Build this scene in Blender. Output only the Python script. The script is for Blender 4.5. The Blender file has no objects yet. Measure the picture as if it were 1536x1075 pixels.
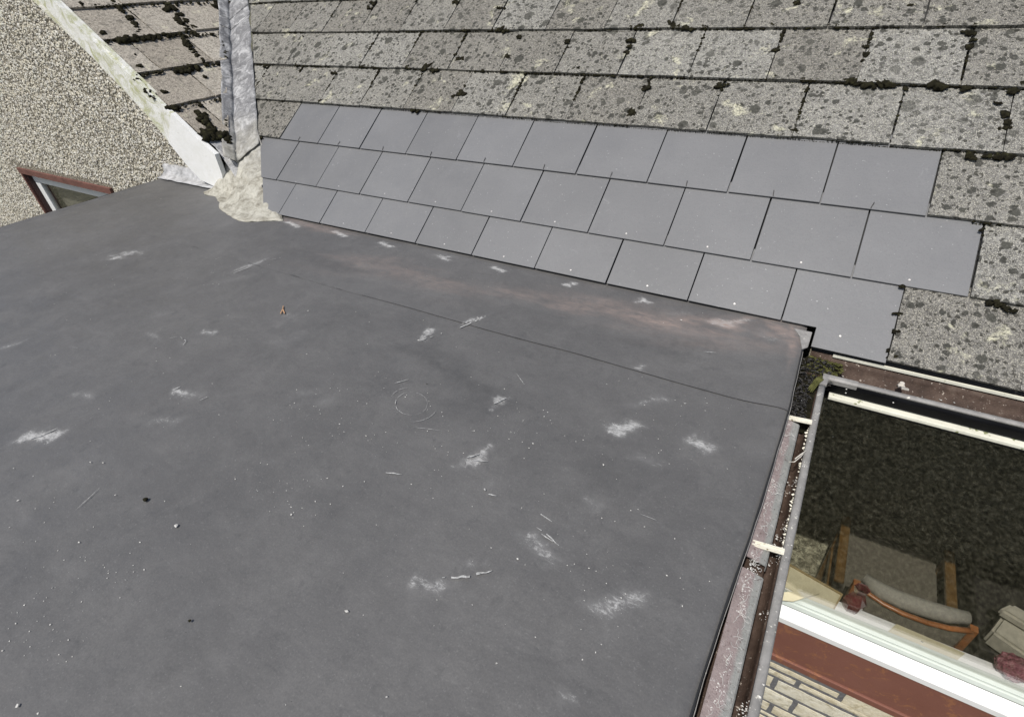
import bpy, bmesh, math, random
import numpy as np
from mathutils import Vector, Matrix, noise
random.seed(7); rng = np.random.default_rng(7)
scene = bpy.context.scene
COL = scene.collection

# ------------------------------------------------------------------ camera, sky, sun, exposure
CAM = np.array([2.742283600882101, -2.240886680118891, 0.6095332845595268])
FPX = 811.6078329550751
RC = np.array([[0.8608209669761391, 0.5045203021557833, -0.06668228795727471],
               [0.25814481408093054, -0.5458103991616534, -0.7971525971405217],
               [-0.43857555538094184, 0.6689919826704908, -0.6000843351918013]])
# RC rows came out of a camera fit in the order (right, down, forward) x world axes
RM = np.array(RC)
cam_d = bpy.data.cameras.new('camera'); cam_o = bpy.data.objects.new('camera', cam_d); COL.objects.link(cam_o)
right, down = Vector(RM[0]), Vector(RM[1])
fwd = right.cross(down)
fwd.normalize(); right.normalize(); down = fwd.cross(right)
m = Matrix((( right.x, -down.x, -fwd.x, CAM[0]), (right.y, -down.y, -fwd.y, CAM[1]), (right.z, -down.z, -fwd.z, CAM[2]), (0, 0, 0, 1)))
cam_o.matrix_world = m
cam_d.sensor_width = 36; cam_d.lens = FPX / 1536 * 36
cam_d.clip_start = 0.05; cam_d.clip_end = 400
scene.camera = cam_o

SUN = Vector((-0.085, -0.50, 0.86)).normalized()
el = math.asin(SUN.z); az = math.atan2(SUN.x, SUN.y)
world = bpy.data.worlds.new('World'); scene.world = world; world.use_nodes = True
wn = world.node_tree; wn.nodes.clear()
sky = wn.nodes.new('ShaderNodeTexSky'); sky.sky_type = 'NISHITA'; sky.sun_disc = False
sky.sun_elevation = el; sky.sun_rotation = az; sky.altitude = 50; sky.air_density = 1.0; sky.dust_density = 2.5
bg = wn.nodes.new('ShaderNodeBackground'); bg.inputs[1].default_value = 0.105
wo = wn.nodes.new('ShaderNodeOutputWorld')
wn.links.new(sky.outputs[0], bg.inputs[0]); wn.links.new(bg.outputs[0], wo.inputs[0])
sd = bpy.data.lights.new('sun', 'SUN'); sd.energy = 3.9; sd.angle = math.radians(0.55); sd.color = (1.0, 0.965, 0.91)
so = bpy.data.objects.new('sun', sd); COL.objects.link(so)
so.rotation_euler = SUN.to_track_quat('Z', 'Y').to_euler()
so.location = (0, -3, 8)
scene.view_settings.view_transform = 'Standard'; scene.view_settings.look = 'None'
scene.view_settings.exposure = 0.0; scene.view_settings.gamma = 1; scene.view_settings.use_curve_mapping = False

# ------------------------------------------------------------------ helpers
def at(x, y, n, c):
    """photo point -> the real point on the plane n.X = c"""
    n = np.array(n, float)
    d = np.array(right) * (x - 768) + np.array(down) * (y - 537.5) + np.array(fwd) * FPX
    return CAM + d * ((c - n @ CAM) / (n @ d))
atz = lambda x, y, z: at(x, y, (0, 0, 1), z)
aty = lambda x, y, Y: at(x, y, (0, 1, 0), Y)

def link(o, parent=None):
    COL.objects.link(o)
    if parent is not None:
        o.parent = parent
        o.matrix_parent_inverse = Matrix.Translation(-Vector(parent.location))
    return o
def tag(o, label=None, cat=None, group=None, kind=None):
    if label: o['label'] = label
    if cat: o['category'] = cat
    if group: o['group'] = group
    if kind: o['kind'] = kind
    return o
def thing(name, label, cat, loc=(0, 0, 0), group=None):
    o = bpy.data.objects.new(name, None); o.location = loc; o.empty_display_size = .1
    COL.objects.link(o); return tag(o, label, cat, group)
def mesh_obj(name, verts, faces, mat, parent=None, smooth=False):
    me = bpy.data.meshes.new(name); me.from_pydata([tuple(map(float, v)) for v in verts], [], [tuple(map(int, f)) for f in faces])
    me.update()
    if smooth: me.polygons.foreach_set('use_smooth', [True] * len(me.polygons))
    if mat: me.materials.append(mat)
    return link(bpy.data.objects.new(name, me), parent)
def bm_obj(name, bm, mat, parent=None, smooth=False):
    me = bpy.data.meshes.new(name); bmesh.ops.recalc_face_normals(bm, faces=bm.faces)
    bm.to_mesh(me); bm.free()
    if smooth: me.polygons.foreach_set('use_smooth', [True] * len(me.polygons))
    if mat: me.materials.append(mat)
    return link(bpy.data.objects.new(name, me), parent)
def box_bm(bm, x0, x1, y0, y1, z0, z1, bev=0.0, jit=0.0):
    r = bmesh.ops.create_cube(bm, size=1)
    vs = r['verts']
    for v in vs:
        v.co = Vector((x0 + (v.co.x + .5) * (x1 - x0), y0 + (v.co.y + .5) * (y1 - y0), z0 + (v.co.z + .5) * (z1 - z0)))
        if jit: v.co += Vector((random.uniform(-jit, jit), random.uniform(-jit, jit), random.uniform(-jit, jit)))
    if bev:
        es = list({e for v in vs for e in v.link_edges})
        bmesh.ops.bevel(bm, geom=es, offset=bev, segments=2, affect='EDGES', profile=.6)
def box(name, b, mat, parent=None, bev=0.0):
    bm = bmesh.new(); box_bm(bm, *b, bev=bev); return bm_obj(name, bm, mat, parent)
def prism(name, pts, ext, mat, parent=None, bev=0.0):
    """closed polygon pts (3-D) extruded by vector ext"""
    bm = bmesh.new(); e = Vector(ext)
    a = [bm.verts.new(Vector(p)) for p in pts]; b = [bm.verts.new(Vector(p) + e) for p in pts]
    bm.faces.new(a); bm.faces.new(b[::-1]); n = len(a)
    for i in range(n): bm.faces.new((a[i], b[i], b[(i + 1) % n], a[(i + 1) % n]))
    if bev: bmesh.ops.bevel(bm, geom=list(bm.edges), offset=bev, segments=2, affect='EDGES')
    return bm_obj(name, bm, mat, parent)
def sweep(name, prof, p0, p1, mat, parent=None, smooth=False, cap=True, n=1, wob=0.0):
    """profile (offset vectors) swept from p0 to p1 in n steps"""
    p0, p1 = Vector(p0), Vector(p1); V, F = [], []; k = len(prof)
    for i in range(n + 1):
        c = p0.lerp(p1, i / n)
        for q in prof:
            w = Vector((0, 0, 0))
            if wob: w = noise.noise_vector(c * 3.1) * wob
            V.append(c + Vector(q) + w)
    for i in range(n):
        for j in range(k):
            a, b = i * k + j, i * k + (j + 1) % k
            F.append((a, b, b + k, a + k))
    if cap: F += [tuple(range(k))[::-1], tuple(range(n * k, n * k + k))]
    o = mesh_obj(name, V, F, mat, parent, smooth)
    return o
def tube(bm, pts, rad, seg=8, flat=1.0):
    pts = [Vector(p) for p in pts]; rings = []
    for i, p in enumerate(pts):
        d = (pts[min(i + 1, len(pts) - 1)] - pts[max(i - 1, 0)]).normalized()
        u = d.cross(Vector((0, 0, 1)));  u = u.normalized() if u.length > 1e-4 else Vector((1, 0, 0)); w = u.cross(d)
        r = rad[i] if isinstance(rad, (list, tuple)) else rad
        rings.append([bm.verts.new(p + u * math.cos(2 * math.pi * k / seg) * r + w * math.sin(2 * math.pi * k / seg) * r * flat) for k in range(seg)])
    for a, b in zip(rings, rings[1:]):
        for k in range(seg): bm.faces.new((a[k], a[(k + 1) % seg], b[(k + 1) % seg], b[k]))
    bm.faces.new(rings[0][::-1]); bm.faces.new(rings[-1])

# ------------------------------------------------------------------ materials
class NT:
    def __init__(s, name):
        s.m = bpy.data.materials.new(name); s.m.use_nodes = True; s.t = s.m.node_tree; s.t.nodes.clear()
        s.out = s.N('ShaderNodeOutputMaterial'); s.b = s.N('ShaderNodeBsdfPrincipled'); s.L(s.b.outputs[0], s.out.inputs[0])
        g = s.N('ShaderNodeNewGeometry'); s.pos = g.outputs['Position']
        s.rand = s.N('ShaderNodeObjectInfo').outputs['Random']
    def N(s, t): return s.t.nodes.new(t)
    def L(s, a, b): s.t.links.new(a, b)
    def put(s, sock, v):
        if hasattr(v, 'is_output') or isinstance(v, bpy.types.NodeSocket): s.L(v, sock)
        else: sock.default_value = v
    def noise(s, scale, detail=3, rough=.6, vec=None, out='Fac', dist=0):
        n = s.N('ShaderNodeTexNoise'); n.inputs['Scale'].default_value = scale; n.inputs['Detail'].default_value = detail
        n.inputs['Roughness'].default_value = rough; n.inputs['Distortion'].default_value = dist
        s.L(vec or s.pos, n.inputs['Vector']); return n.outputs[out]
    def vor(s, scale, vec=None, out='Distance', feature='F1'):
        n = s.N('ShaderNodeTexVoronoi'); n.inputs['Scale'].default_value = scale; n.feature = feature
        s.L(vec or s.pos, n.inputs['Vector']); return n
    def ramp(s, f, *st):
        r = s.N('ShaderNodeValToRGB'); e = r.color_ramp.elements
        while len(e) < len(st): e.new(.5)
        for k, (p, c) in enumerate(st):
            e[k].position = p; e[k].color = (*c, 1) if isinstance(c, tuple) else (c, c, c, 1)
        s.L(f, r.inputs[0]); return r.outputs[0]
    def mix(s, f, a, b, mode='MIX'):
        n = s.N('ShaderNodeMix'); n.data_type = 'RGBA'; n.blend_type = mode
        s.put(n.inputs[0], f)
        for sock, v in ((n.inputs[6], a), (n.inputs[7], b)):
            if isinstance(v, tuple): sock.default_value = (*v, 1)
            elif isinstance(v, float): sock.default_value = (v, v, v, 1)
            else: s.L(v, sock)
        return n.outputs[2]
    def math(s, op, a, b=0.0, c=0.0):
        n = s.N('ShaderNodeMath'); n.operation = op
        for k, v in enumerate((a, b, c)): s.put(n.inputs[k], v)
        return n.outputs[0]
    def maprange(s, v, a, b, c=0., d=1.):
        n = s.N('ShaderNodeMapRange'); n.inputs[1].default_value = a; n.inputs[2].default_value = b
        n.inputs[3].default_value = c; n.inputs[4].default_value = d; s.L(v, n.inputs[0]); return n.outputs[0]
    def vscale(s, sc, vec=None):
        n = s.N('ShaderNodeVectorMath'); n.operation = 'MULTIPLY'; n.inputs[1].default_value = sc
        s.L(vec or s.pos, n.inputs[0]); return n.outputs[0]
    def sep(s, v):
        n = s.N('ShaderNodeSeparateXYZ'); s.L(v, n.inputs[0]); return n.outputs
    def bump(s, h, dist, strength=1.0):
        n = s.N('ShaderNodeBump'); n.inputs['Distance'].default_value = dist; n.inputs['Strength'].default_value = strength
        s.L(h, n.inputs['Height']); s.L(n.outputs[0], s.b.inputs['Normal'])
    def fin(s, col=None, rough=None, spec=None, metal=None):
        if col is not None:
            if isinstance(col, tuple): s.b.inputs['Base Color'].default_value = (*col, 1)
            else: s.L(col, s.b.inputs['Base Color'])
        if rough is not None: s.put(s.b.inputs['Roughness'], rough)
        if spec is not None: s.b.inputs['Specular IOR Level'].default_value = spec
        if metal is not None: s.put(s.b.inputs['Metallic'], metal)
        return s.m

def simple(name, c, rough=.6, var=.25, scale=30, bumpd=.0008, spec=.5, metal=0.0, specks=None):
    s = NT(name)
    f = s.noise(scale, 5, .65)
    col = s.ramp(f, (.3, tuple(x * (1 - var) for x in c)), (.7, tuple(min(x * (1 + var), .95) for x in c)))
    if specks:
        k = s.noise(specks[0], 2, .6); col = s.mix(s.ramp(k, (specks[1], 0.0), (specks[1] + .05, 1.0)), col, specks[2])
    if bumpd: s.bump(s.noise(scale * 6, 4, .7), bumpd)
    return s.fin(col, rough, spec, metal)

def tile_mat(name, light, mid, dark, spot_amt, warm):
    s = NT(name)
    wob = s.N('ShaderNodeVectorMath'); wob.operation = 'MULTIPLY_ADD'
    s.L(s.noise(55, 3, .6, out='Color'), wob.inputs[0]); wob.inputs[1].default_value = (.022, .022, .022); s.L(s.pos, wob.inputs[2])
    wp = wob.outputs[0]
    big = s.noise(3.2, 5, .65); med = s.noise(22, 5, .7); fine = s.noise(120, 5, .85); grit = s.vor(150).outputs['Color']
    col = s.ramp(s.math('ADD', s.math('MULTIPLY', med, .55), s.math('MULTIPLY', big, .45)), (.38, mid), (.56, light), (.72, warm))
    col = s.mix(s.ramp(fine, (.40, .95), (.50, 0.0)), col, dark)                # pits
    col = s.mix(s.ramp(s.noise(330, 2, .6), (.54, 0.0), (.62, .95)), col, (.62, .60, .50))   # pale aggregate
    g = s.N('ShaderNodeSeparateColor'); s.L(grit, g.inputs[0])
    col = s.mix(.32, col, s.mix(g.outputs[0], tuple(x * .35 for x in light), tuple(min(1, x * 1.75) for x in light)))
    col = s.mix(s.maprange(s.rand, 0, 1, 0, .6), col, s.mix(1.0, col, (.62, .59, .56), 'MULTIPLY'))
    # round dark lichens, two sizes
    for sc, rmax, lo, dcol in ((17, .46, .42, (.050, .050, .042)), (36, .46, .10, (.042, .042, .036)), (62, .46, .20, (.035, .034, .028))):
        v = s.vor(sc, wp); sc_ = s.N('ShaderNodeSeparateColor'); s.L(v.outputs['Color'], sc_.inputs[0])
        rr = s.math('MULTIPLY', s.math('MAXIMUM', s.math('SUBTRACT', sc_.outputs[0], lo), 0.0), rmax / (1 - lo))
        d = s.math('SUBTRACT', rr, v.outputs['Distance'])
        mk = s.math('MULTIPLY', s.maprange(d, -.01, .03), spot_amt)
        mk = s.math('MULTIPLY', mk, s.ramp(s.noise(2.2, 3, .6), (.30, .45), (.5, 1.0)))
        mk = s.math('MULTIPLY', mk, s.ramp(fine, (.3, .6), (.6, 1.0)))
        col = s.mix(mk, col, dcol)
    # pale crustose lichen
    col = s.mix(s.ramp(s.noise(75, 3, .7), (.29, .85), (.36, 0.0)), col, dark)
    pl = s.ramp(s.noise(9, 5, .7, dist=.4), (.60, 0.0), (.67, .75))
    pl2 = s.math('MULTIPLY', pl, s.ramp(s.noise(120, 3, .7), (.40, .15), (.6, 1.0)))
    col = s.mix(pl2, col, (.62, .60, .44))
    h = s.math('ADD', s.math('MULTIPLY', fine, .6), s.math('MULTIPLY', g.outputs[0], .4))
    s.bump(h, .0035, .9)
    return s.fin(col, .92, .25)

M = {}
M['tile'] = tile_mat('weathered_tile', (.215, .211, .196), (.118, .115, .107), (.020, .018, .015), 1.0, (.30, .288, .25))
M['tile_side'] = tile_mat('weathered_tile_side', (.43, .392, .335), (.335, .302, .26), (.09, .075, .06), .35, (.52, .48, .39))

s = NT('slate')
c = s.ramp(s.noise(2.5, 4, .6), (.3, (.130, .131, .133)), (.7, (.150, .151, .153)))
c = s.mix(s.maprange(s.rand, 0, 1, 0, .22), c, (.22, .223, .23))
c = s.mix(s.ramp(s.noise(5, 7, .75, s.vscale((1, 1, 1)), dist=.7), (.50, 0.0), (.75, .20)), c, (.22, .22, .222))
c = s.mix(s.ramp(s.noise(210, 3, .7), (.34, .30), (.5, 0.0)), c, (.10, .10, .105))
c = s.mix(s.ramp(s.noise(16, 6, .75, dist=.6), (.63, 0.0), (.80, .16)), c, (.6, .6, .6))
c = s.mix(s.ramp(s.noise(130, 2, .5), (.72, 0.0), (.76, .35)), c, (.7, .7, .68))
s.bump(s.noise(45, 7, .7), .0007); M['slate'] = s.fin(c, s.ramp(s.noise(9, 4), (.3, .42), (.7, .58)), .5)

s = NT('moss')
c = s.ramp(s.noise(60, 4, .7), (.35, (.010, .009, .006)), (.6, (.028, .026, .014)), (.78, (.075, .08, .03)))
s.bump(s.noise(400, 4, .8), .004); M['moss'] = s.fin(c, 1.0, .1)
s = NT('green_moss')
c = s.ramp(s.noise(45, 4, .7), (.3, (.04, .042, .015)), (.65, (.14, .14, .05)), (.8, (.26, .25, .12)))
s.bump(s.noise(300, 4, .8), .004); M['gmoss'] = s.fin(c, 1.0, .1)

# membrane: dusty marks, painted glints and rust come from marks baked on the sheet as attributes, broken up by noise
s = NT('rubber_membrane')
at_ = s.N('ShaderNodeAttribute'); at_.attribute_name = 'marks'
sc_ = s.N('ShaderNodeSeparateColor'); s.L(at_.outputs['Color'], sc_.inputs[0])
c = s.ramp(s.noise(1.6, 6, .65), (.32, (.098, .096, .094)), (.68, (.122, .1195, .1165)))
c = s.mix(s.ramp(s.noise(7, 8, .78, dist=.5), (.46, 0.0), (.72, .34)), c, (.19, .187, .182))
c = s.mix(s.ramp(s.noise(24, 6, .8), (.32, .42), (.46, 0.0)), c, (.066, .066, .066))
c = s.mix(s.ramp(s.noise(260, 3, .7), (.35, .25), (.65, 0.0)), c, (.045, .045, .047))
c = s.mix(s.ramp(s.noise(190, 3, .7), (.60, 0.0), (.70, .22)), c, (.28, .28, .275))
fine_n = s.noise(42, 9, .88, s.vscale((1, 2.0, 1)), dist=1.2)
def cover(fac, lo, hi, soft=.10):
    # coverage grows with the mark strength; the noise decides where the pale marks show
    t = s.math('SUBTRACT', s.math('ADD', fine_n, s.math('MULTIPLY', fac, hi)), lo)
    return s.maprange(t, 0, soft)
region = s.ramp(s.noise(2.1, 5, .7, dist=.6), (.44, 0.0), (.72, 1.0))
streak = s.noise(16, 7, .8, s.vscale((.8, 3.6, 1)), dist=1.0)
c = s.mix(s.math('MULTIPLY', s.math('MULTIPLY', s.ramp(streak, (.60, 0.0), (.70, .5)), region), cover(region, .55, .2, .15)), c, (.34, .34, .33))
bs = s.math('MULTIPLY', s.math('POWER', sc_.outputs[0], 1.4), s.ramp(s.noise(12, 5, .7, dist=.8), (.34, .3), (.58, 1.0)))
c = s.mix(s.math('MULTIPLY', bs, .30), c, (.45, .45, .44))
c = s.mix(s.math('MULTIPLY', cover(s.math('POWER', sc_.outputs[0], .55), .765, .38, .15), s.math('MINIMUM', s.math('MULTIPLY', sc_.outputs[0], 1.5), .62)), c, (.58, .58, .565))
rs = s.math('MULTIPLY', sc_.outputs[1], s.ramp(s.noise(20, 5, .7, s.vscale((1, 2.2, 1)), dist=.5), (.30, .1), (.68, 1.0)))
c = s.mix(rs, c, (.29, .225, .195))
dk = s.math('MULTIPLY', sc_.outputs[2], s.ramp(s.noise(30, 4, .7), (.3, .3), (.6, 1.0)))
c = s.mix(dk, c, (.05, .05, .05))
h = s.math('ADD', s.math('MULTIPLY', s.noise(5, 5, .55, s.vscale((1, 1.5, 1))), 1.0), s.math('MULTIPLY', s.noise(120, 4, .7), .05))
s.bump(h, .010, .6); M['membrane'] = s.fin(c, s.ramp(s.noise(7, 5, .6), (.3, .42), (.7, .58)), .5)
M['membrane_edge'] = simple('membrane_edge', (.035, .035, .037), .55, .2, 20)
M['pale_marks'] = simple('pale_dust', (.36, .36, .35), .9, .5, 160, 0)
M['grit'] = simple('pale_grit', (.52, .51, .48), .8, .3, 90, 0)
M['darkgrit'] = simple('dark_grit', (.03, .028, .025), .9, .3, 90, 0)

s = NT('lead')
z = s.sep(s.pos)[2]
c = s.ramp(s.noise(13, 8, .78, dist=.8), (.36, (.10, .10, .103)), (.5, (.20, .20, .203)), (.60, (.43, .43, .428)))
c = s.mix(s.ramp(s.noise(60, 4, .75), (.60, 0.0), (.72, .7)), c, (.62, .62, .60))
c = s.mix(s.ramp(s.noise(38, 3, .7), (.27, .75), (.34, 0.0)), c, (.07, .065, .06))
zz = s.math('ADD', z, s.math('MULTIPLY', s.math('SUBTRACT', s.noise(7, 5, .7), .5), .30))
cream = s.maprange(zz, -.04, -.30)
cc = s.ramp(s.noise(17, 8, .8, dist=.6), (.34, (.13, .115, .085)), (.46, (.30, .285, .235)), (.60, (.47, .455, .39)))
c = s.mix(cream, c, cc)
s.bump(s.math('ADD', s.noise(9, 4, .6), s.math('MULTIPLY', s.noise(90, 3, .7), .15)), .012, .8)
M['lead'] = s.fin(c, .62, .45)
M['lead_bright'] = simple('lead_flashing', (.42, .42, .42), .5, .4, 25, .004, .5, .2)

s = NT('white_painted_board')
c = s.ramp(s.noise(14, 5, .7, s.vscale((1, 1, 1))), (.3, (.60, .59, .52)), (.6, (.80, .80, .76)))
c = s.mix(s.ramp(s.noise(9, 6, .75, dist=.8), (.46, 0.0), (.60, .8)), c, (.40, .41, .20))
c = s.mix(s.ramp(s.noise(50, 4, .8), (.64, 0.0), (.70, .8)), c, (.10, .09, .06))
s.bump(s.noise(120, 4, .7), .002); M['barge'] = s.fin(c, .75, .3)
s = NT('clean_white_board')
c = s.ramp(s.noise(14, 5, .7), (.3, (.74, .74, .70)), (.6, (.82, .82, .80)))
c = s.mix(s.ramp(s.noise(60, 4, .8), (.66, 0.0), (.70, .7)), c, (.25, .22, .16))
c = s.mix(s.ramp(s.noise(7, 5, .8), (.62, 0.0), (.72, .4)), c, (.5, .5, .34))
s.bump(s.noise(120, 4, .7), .001); M['barge2'] = s.fin(c, .65, .35)

s = NT('dash_chip'); a = s.N('ShaderNodeAttribute'); a.attribute_name = 'chip'
c = s.mix(.25, a.outputs['Color'], s.ramp(s.noise(300, 2), (.3, .2), (.7, .8))); M['chip'] = s.fin(c, .8, .3)
s = NT('render_coat'); c = s.ramp(s.noise(160, 4, .8), (.38, (.09, .08, .062)), (.5, (.27, .245, .19)), (.62, (.50, .46, .37)))
s.bump(s.vor(130).outputs['Distance'], .01); M['render'] = s.fin(c, .95, .2)

M['brownpaint'] = simple('brown_paint', (.145, .065, .052), .55, .25, 12, .0006)
M['darkbrown'] = simple('dark_brown_paint', (.050, .022, .020), .6, .25, 12, .0006)
M['upvc'] = simple('white_upvc', (.80, .81, .80), .35, .03, 8, 0)
M['trimcream'] = simple('dirty_cream_trim', (.72, .71, .60), .55, .12, 14, .0006, specks=(45, .66, (.25, .27, .14)))
M['sealgreen'] = simple('greenish_upvc_rail', (.55, .60, .55), .35, .05, 10, 0)
s = NT('red_brown_board')
c = s.ramp(s.noise(5, 4, .6), (.3, (.185, .078, .056)), (.7, (.215, .095, .07)))
c = s.mix(s.ramp(s.noise(14, 6, .78, dist=.9), (.55, 0.0), (.61, .75)), c, (.30, .135, .065))
c = s.mix(s.ramp(s.noise(70, 3, .6), (.74, 0.0), (.77, .8)), c, (.6, .52, .45))
s.bump(s.noise(60, 4, .7), .0012); M['redboard'] = s.fin(c, .6, .35)

s = NT('gutter_brown')
c = s.ramp(s.noise(16, 6, .75), (.3, (.026, .015, .010)), (.55, (.070, .045, .033)), (.75, (.135, .10, .078)))
c = s.mix(s.ramp(s.noise(110, 3, .7), (.64, 0.0), (.70, .9)), c, (.48, .42, .36))
s.bump(s.noise(150, 4, .8), .002); M['gbrown'] = s.fin(c, .7, .35)
s = NT('gutter_rim')
c = s.ramp(s.noise(25, 5, .7), (.3, (.19, .185, .175)), (.7, (.31, .30, .285)))
c = s.mix(s.ramp(s.noise(60, 4, .7), (.63, 0.0), (.68, .9)), c, (.66, .64, .56))
c = s.mix(s.ramp(s.noise(30, 4, .7), (.30, .7), (.36, 0.0)), c, (.08, .06, .05))
s.bump(s.noise(150, 3, .7), .001); M['grim'] = s.fin(c, .55, .4)
s = NT('gutter_black')
c = s.ramp(s.noise(12, 5, .7, s.vscale((.4, 1, 3))), (.35, (.004, .004, .005)), (.7, (.010, .0105, .012)))
s.bump(s.noise(40, 4, .6), .0008); M['gblack'] = s.fin(c, .5, .12)
s = NT('ledge')
c = s.ramp(s.noise(18, 5, .7), (.3, (.21, .168, .16)), (.65, (.31, .255, .245)))
x = s.sep(s.pos)[0]
fx = s.maprange(s.math('ADD', x, s.math('MULTIPLY', s.math('SUBTRACT', s.noise(12, 4, .7), .5), .02)), 2.796, 2.803)
c = s.mix(fx, c, s.ramp(s.noise(10, 4, .6), (.3, (.20, .205, .19)), (.7, (.30, .30, .28))))
c = s.mix(s.ramp(s.noise(160, 3, .8), (.30, .8), (.42, 0.0)), c, (.07, .035, .03))
c = s.mix(s.ramp(s.noise(55, 5, .8, dist=1.0), (.58, 0.0), (.66, .7)), c, (.62, .59, .57))
s.bump(s.noise(160, 4, .8), .002); M['ledge'] = s.fin(c, .45, .5)
M['strap'] = simple('cream_strap', (.74, .71, .60), .6, .12, 40, .0008, specks=(90, .66, (.25, .2, .12)))
M['clip'] = simple('pale_plastic_clip', (.55, .52, .46), .35, .2, 40, .0006)
M['litter'] = simple('black_leaf_litter', (.022, .020, .018), .4, .6, 60, .002)
M['fleck'] = simple('white_flecks', (.55, .54, .51), .6, .35, 60, 0)
s = NT('cream_stone')
c = s.ramp(s.noise(30, 6, .75, dist=.5), (.30, (.36, .31, .20)), (.46, (.66, .62, .49)), (.66, (.80, .77, .66)))
c = s.mix(s.maprange(s.rand, 0, 1, 0, .35), c, (.62, .50, .28)); s.bump(s.noise(55, 6, .75), .005, .8); M['stone'] = s.fin(c, .9, .2)
M['mortar'] = simple('grey_mortar', (.16, .16, .165), .95, .3, 60, .003)
M['deck'] = simple('dark_felt', (.03, .03, .03), .9, .2, 20, .001)
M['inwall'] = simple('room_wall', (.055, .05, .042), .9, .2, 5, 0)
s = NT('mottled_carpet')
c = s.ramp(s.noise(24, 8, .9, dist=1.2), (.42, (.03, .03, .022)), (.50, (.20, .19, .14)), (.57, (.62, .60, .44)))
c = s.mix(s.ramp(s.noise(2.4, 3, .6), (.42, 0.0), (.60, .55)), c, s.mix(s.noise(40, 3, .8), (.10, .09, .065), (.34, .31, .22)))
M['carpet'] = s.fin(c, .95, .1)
M['wood'] = simple('varnished_wood', (.33, .125, .04), .3, .3, 25, .0004)
M['wood2'] = simple('golden_wood', (.13, .072, .022), .35, .3, 25, .0004)
M['fabric'] = simple('grey_fabric', (.30, .29, .25), .95, .15, 80, .001)
M['fabric2'] = simple('dim_fabric', (.12, .108, .085), .95, .2, 60, .001)
M['card'] = simple('cream_card', (.58, .53, .36), .6, .06, 14, .0003)
M['card2'] = simple('tan_card_edge', (.33, .25, .12), .7, .1, 14, .0003)
M['pale'] = simple('pale_armchair_fabric', (.42, .40, .33), .9, .12, 40, .001)
M['darktrim'] = simple('dark_trim', (.02, .018, .016), .6, .2, 30, 0)
s = NT('dark_red_glass'); c = s.ramp(s.noise(25, 3), (.3, (.07, .010, .012)), (.7, (.19, .035, .04))); s.b.inputs['Coat Weight'].default_value = .6; M['redglass'] = s.fin(c, .12, .6)
s = NT('pink_crumple'); c = s.ramp(s.noise(60, 4, .7), (.35, (.12, .02, .035)), (.7, (.50, .20, .24))); s.bump(s.noise(45, 4, .7), .02); M['crumple'] = s.fin(c, .25, .6)
s = NT('rough_grass_ground')
c = s.ramp(s.noise(30, 7, .88), (.40, (.015, .015, .010)), (.51, (.14, .135, .085)), (.60, (.48, .45, .33)))
c = s.mix(s.ramp(s.noise(60, 4, .8), (.5, 0.0), (.7, .6)), c, (.15, .15, .09)); s.bump(s.noise(30, 5, .8), .05); M['ground'] = s.fin(c, .95, .1)
M['twig'] = simple('orange_twig', (.50, .30, .17), .7, .2, 60, 0)
M['copper'] = simple('copper_rivet', (.60, .58, .55), .35, .1, 60, 0, .5, .6)
M['hook'] = simple('dark_hook', (.03, .025, .022), .5, .1, 60, 0)

s = NT('window_glass'); s.t.nodes.remove(s.b)
tr = s.N('ShaderNodeBsdfTransparent'); tr.inputs[0].default_value = (.955, .955, .94, 1)
gl = s.N('ShaderNodeBsdfGlossy'); gl.inputs['Roughness'].default_value = .015
lw = s.N('ShaderNodeLayerWeight'); fr = s.math('MULTIPLY_ADD', s.math('POWER', lw.outputs['Facing'], 4.0), .87, .125)
mx = s.N('ShaderNodeMixShader'); s.L(fr, mx.inputs[0]); s.L(tr.outputs[0], mx.inputs[1]); s.L(gl.outputs[0], mx.inputs[2]); s.L(mx.outputs[0], s.out.inputs[0])
M['glass'] = s.m

# ------------------------------------------------------------------ dimensions (metres)
TH = 0.6067204168565897; G = 0.25351759439888516; W = 0.3; ZF = -0.401
CT, ST = math.cos(TH), math.sin(TH); TT = ST / CT
MO, MU, MV, MNn = Vector((0, 0, 0)), Vector((1, 0, 0)), Vector((0, -CT, -ST)), Vector((0, -ST, CT))
XV = -0.60
SO, SU, SV, SN = Vector((XV, 0, 0)), Vector((0, 1, 0)), Vector((CT, 0, -ST)), Vector((ST, 0, CT))

# ================================================================== LARGE STRUCTURE
bm = bmesh.new(); bmesh.ops.create_grid(bm, x_segments=60, y_segments=60, size=60)
for v in bm.verts: v.co.z = -2.95 + .05 * noise.noise(v.co * .4)
tag(bm_obj('ground', bm, M['ground']), kind='structure')

# --- house body behind and below the roofs (walls hidden by what the photo shows)
house = thing('house', 'house body of brown boarding and masonry under the tiled roofs', 'house', (5, 1, -2.95))
def wbox(b, mat='render', name='wall'): return box(name, b, M[mat], house)
wbox((2.80, 2.862, -.60, 3.3, -2.95, -.52)); wbox((7.8, 8.0, -.60, 3.3, -2.95, -.52)); wbox((2.80, 8.0, 3.3, 3.5, -2.95, -.30))
wbox((-7, -6.8, -.25, 3.5, -2.95, .3))
wbox((-6.8, 2.78, 3.3, 3.5, -2.95, -.30))
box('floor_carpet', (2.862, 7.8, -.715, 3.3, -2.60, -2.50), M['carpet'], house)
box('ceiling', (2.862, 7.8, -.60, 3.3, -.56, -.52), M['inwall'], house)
for b in ((2.864, 2.88, -.68, 3.28, -2.5, -.56), (7.78, 7.798, -.6, 3.28, -2.5, -.56), (2.88, 7.78, 3.27, 3.298, -2.5, -.56)): box('room_wall', b, M['inwall'], house)

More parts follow.
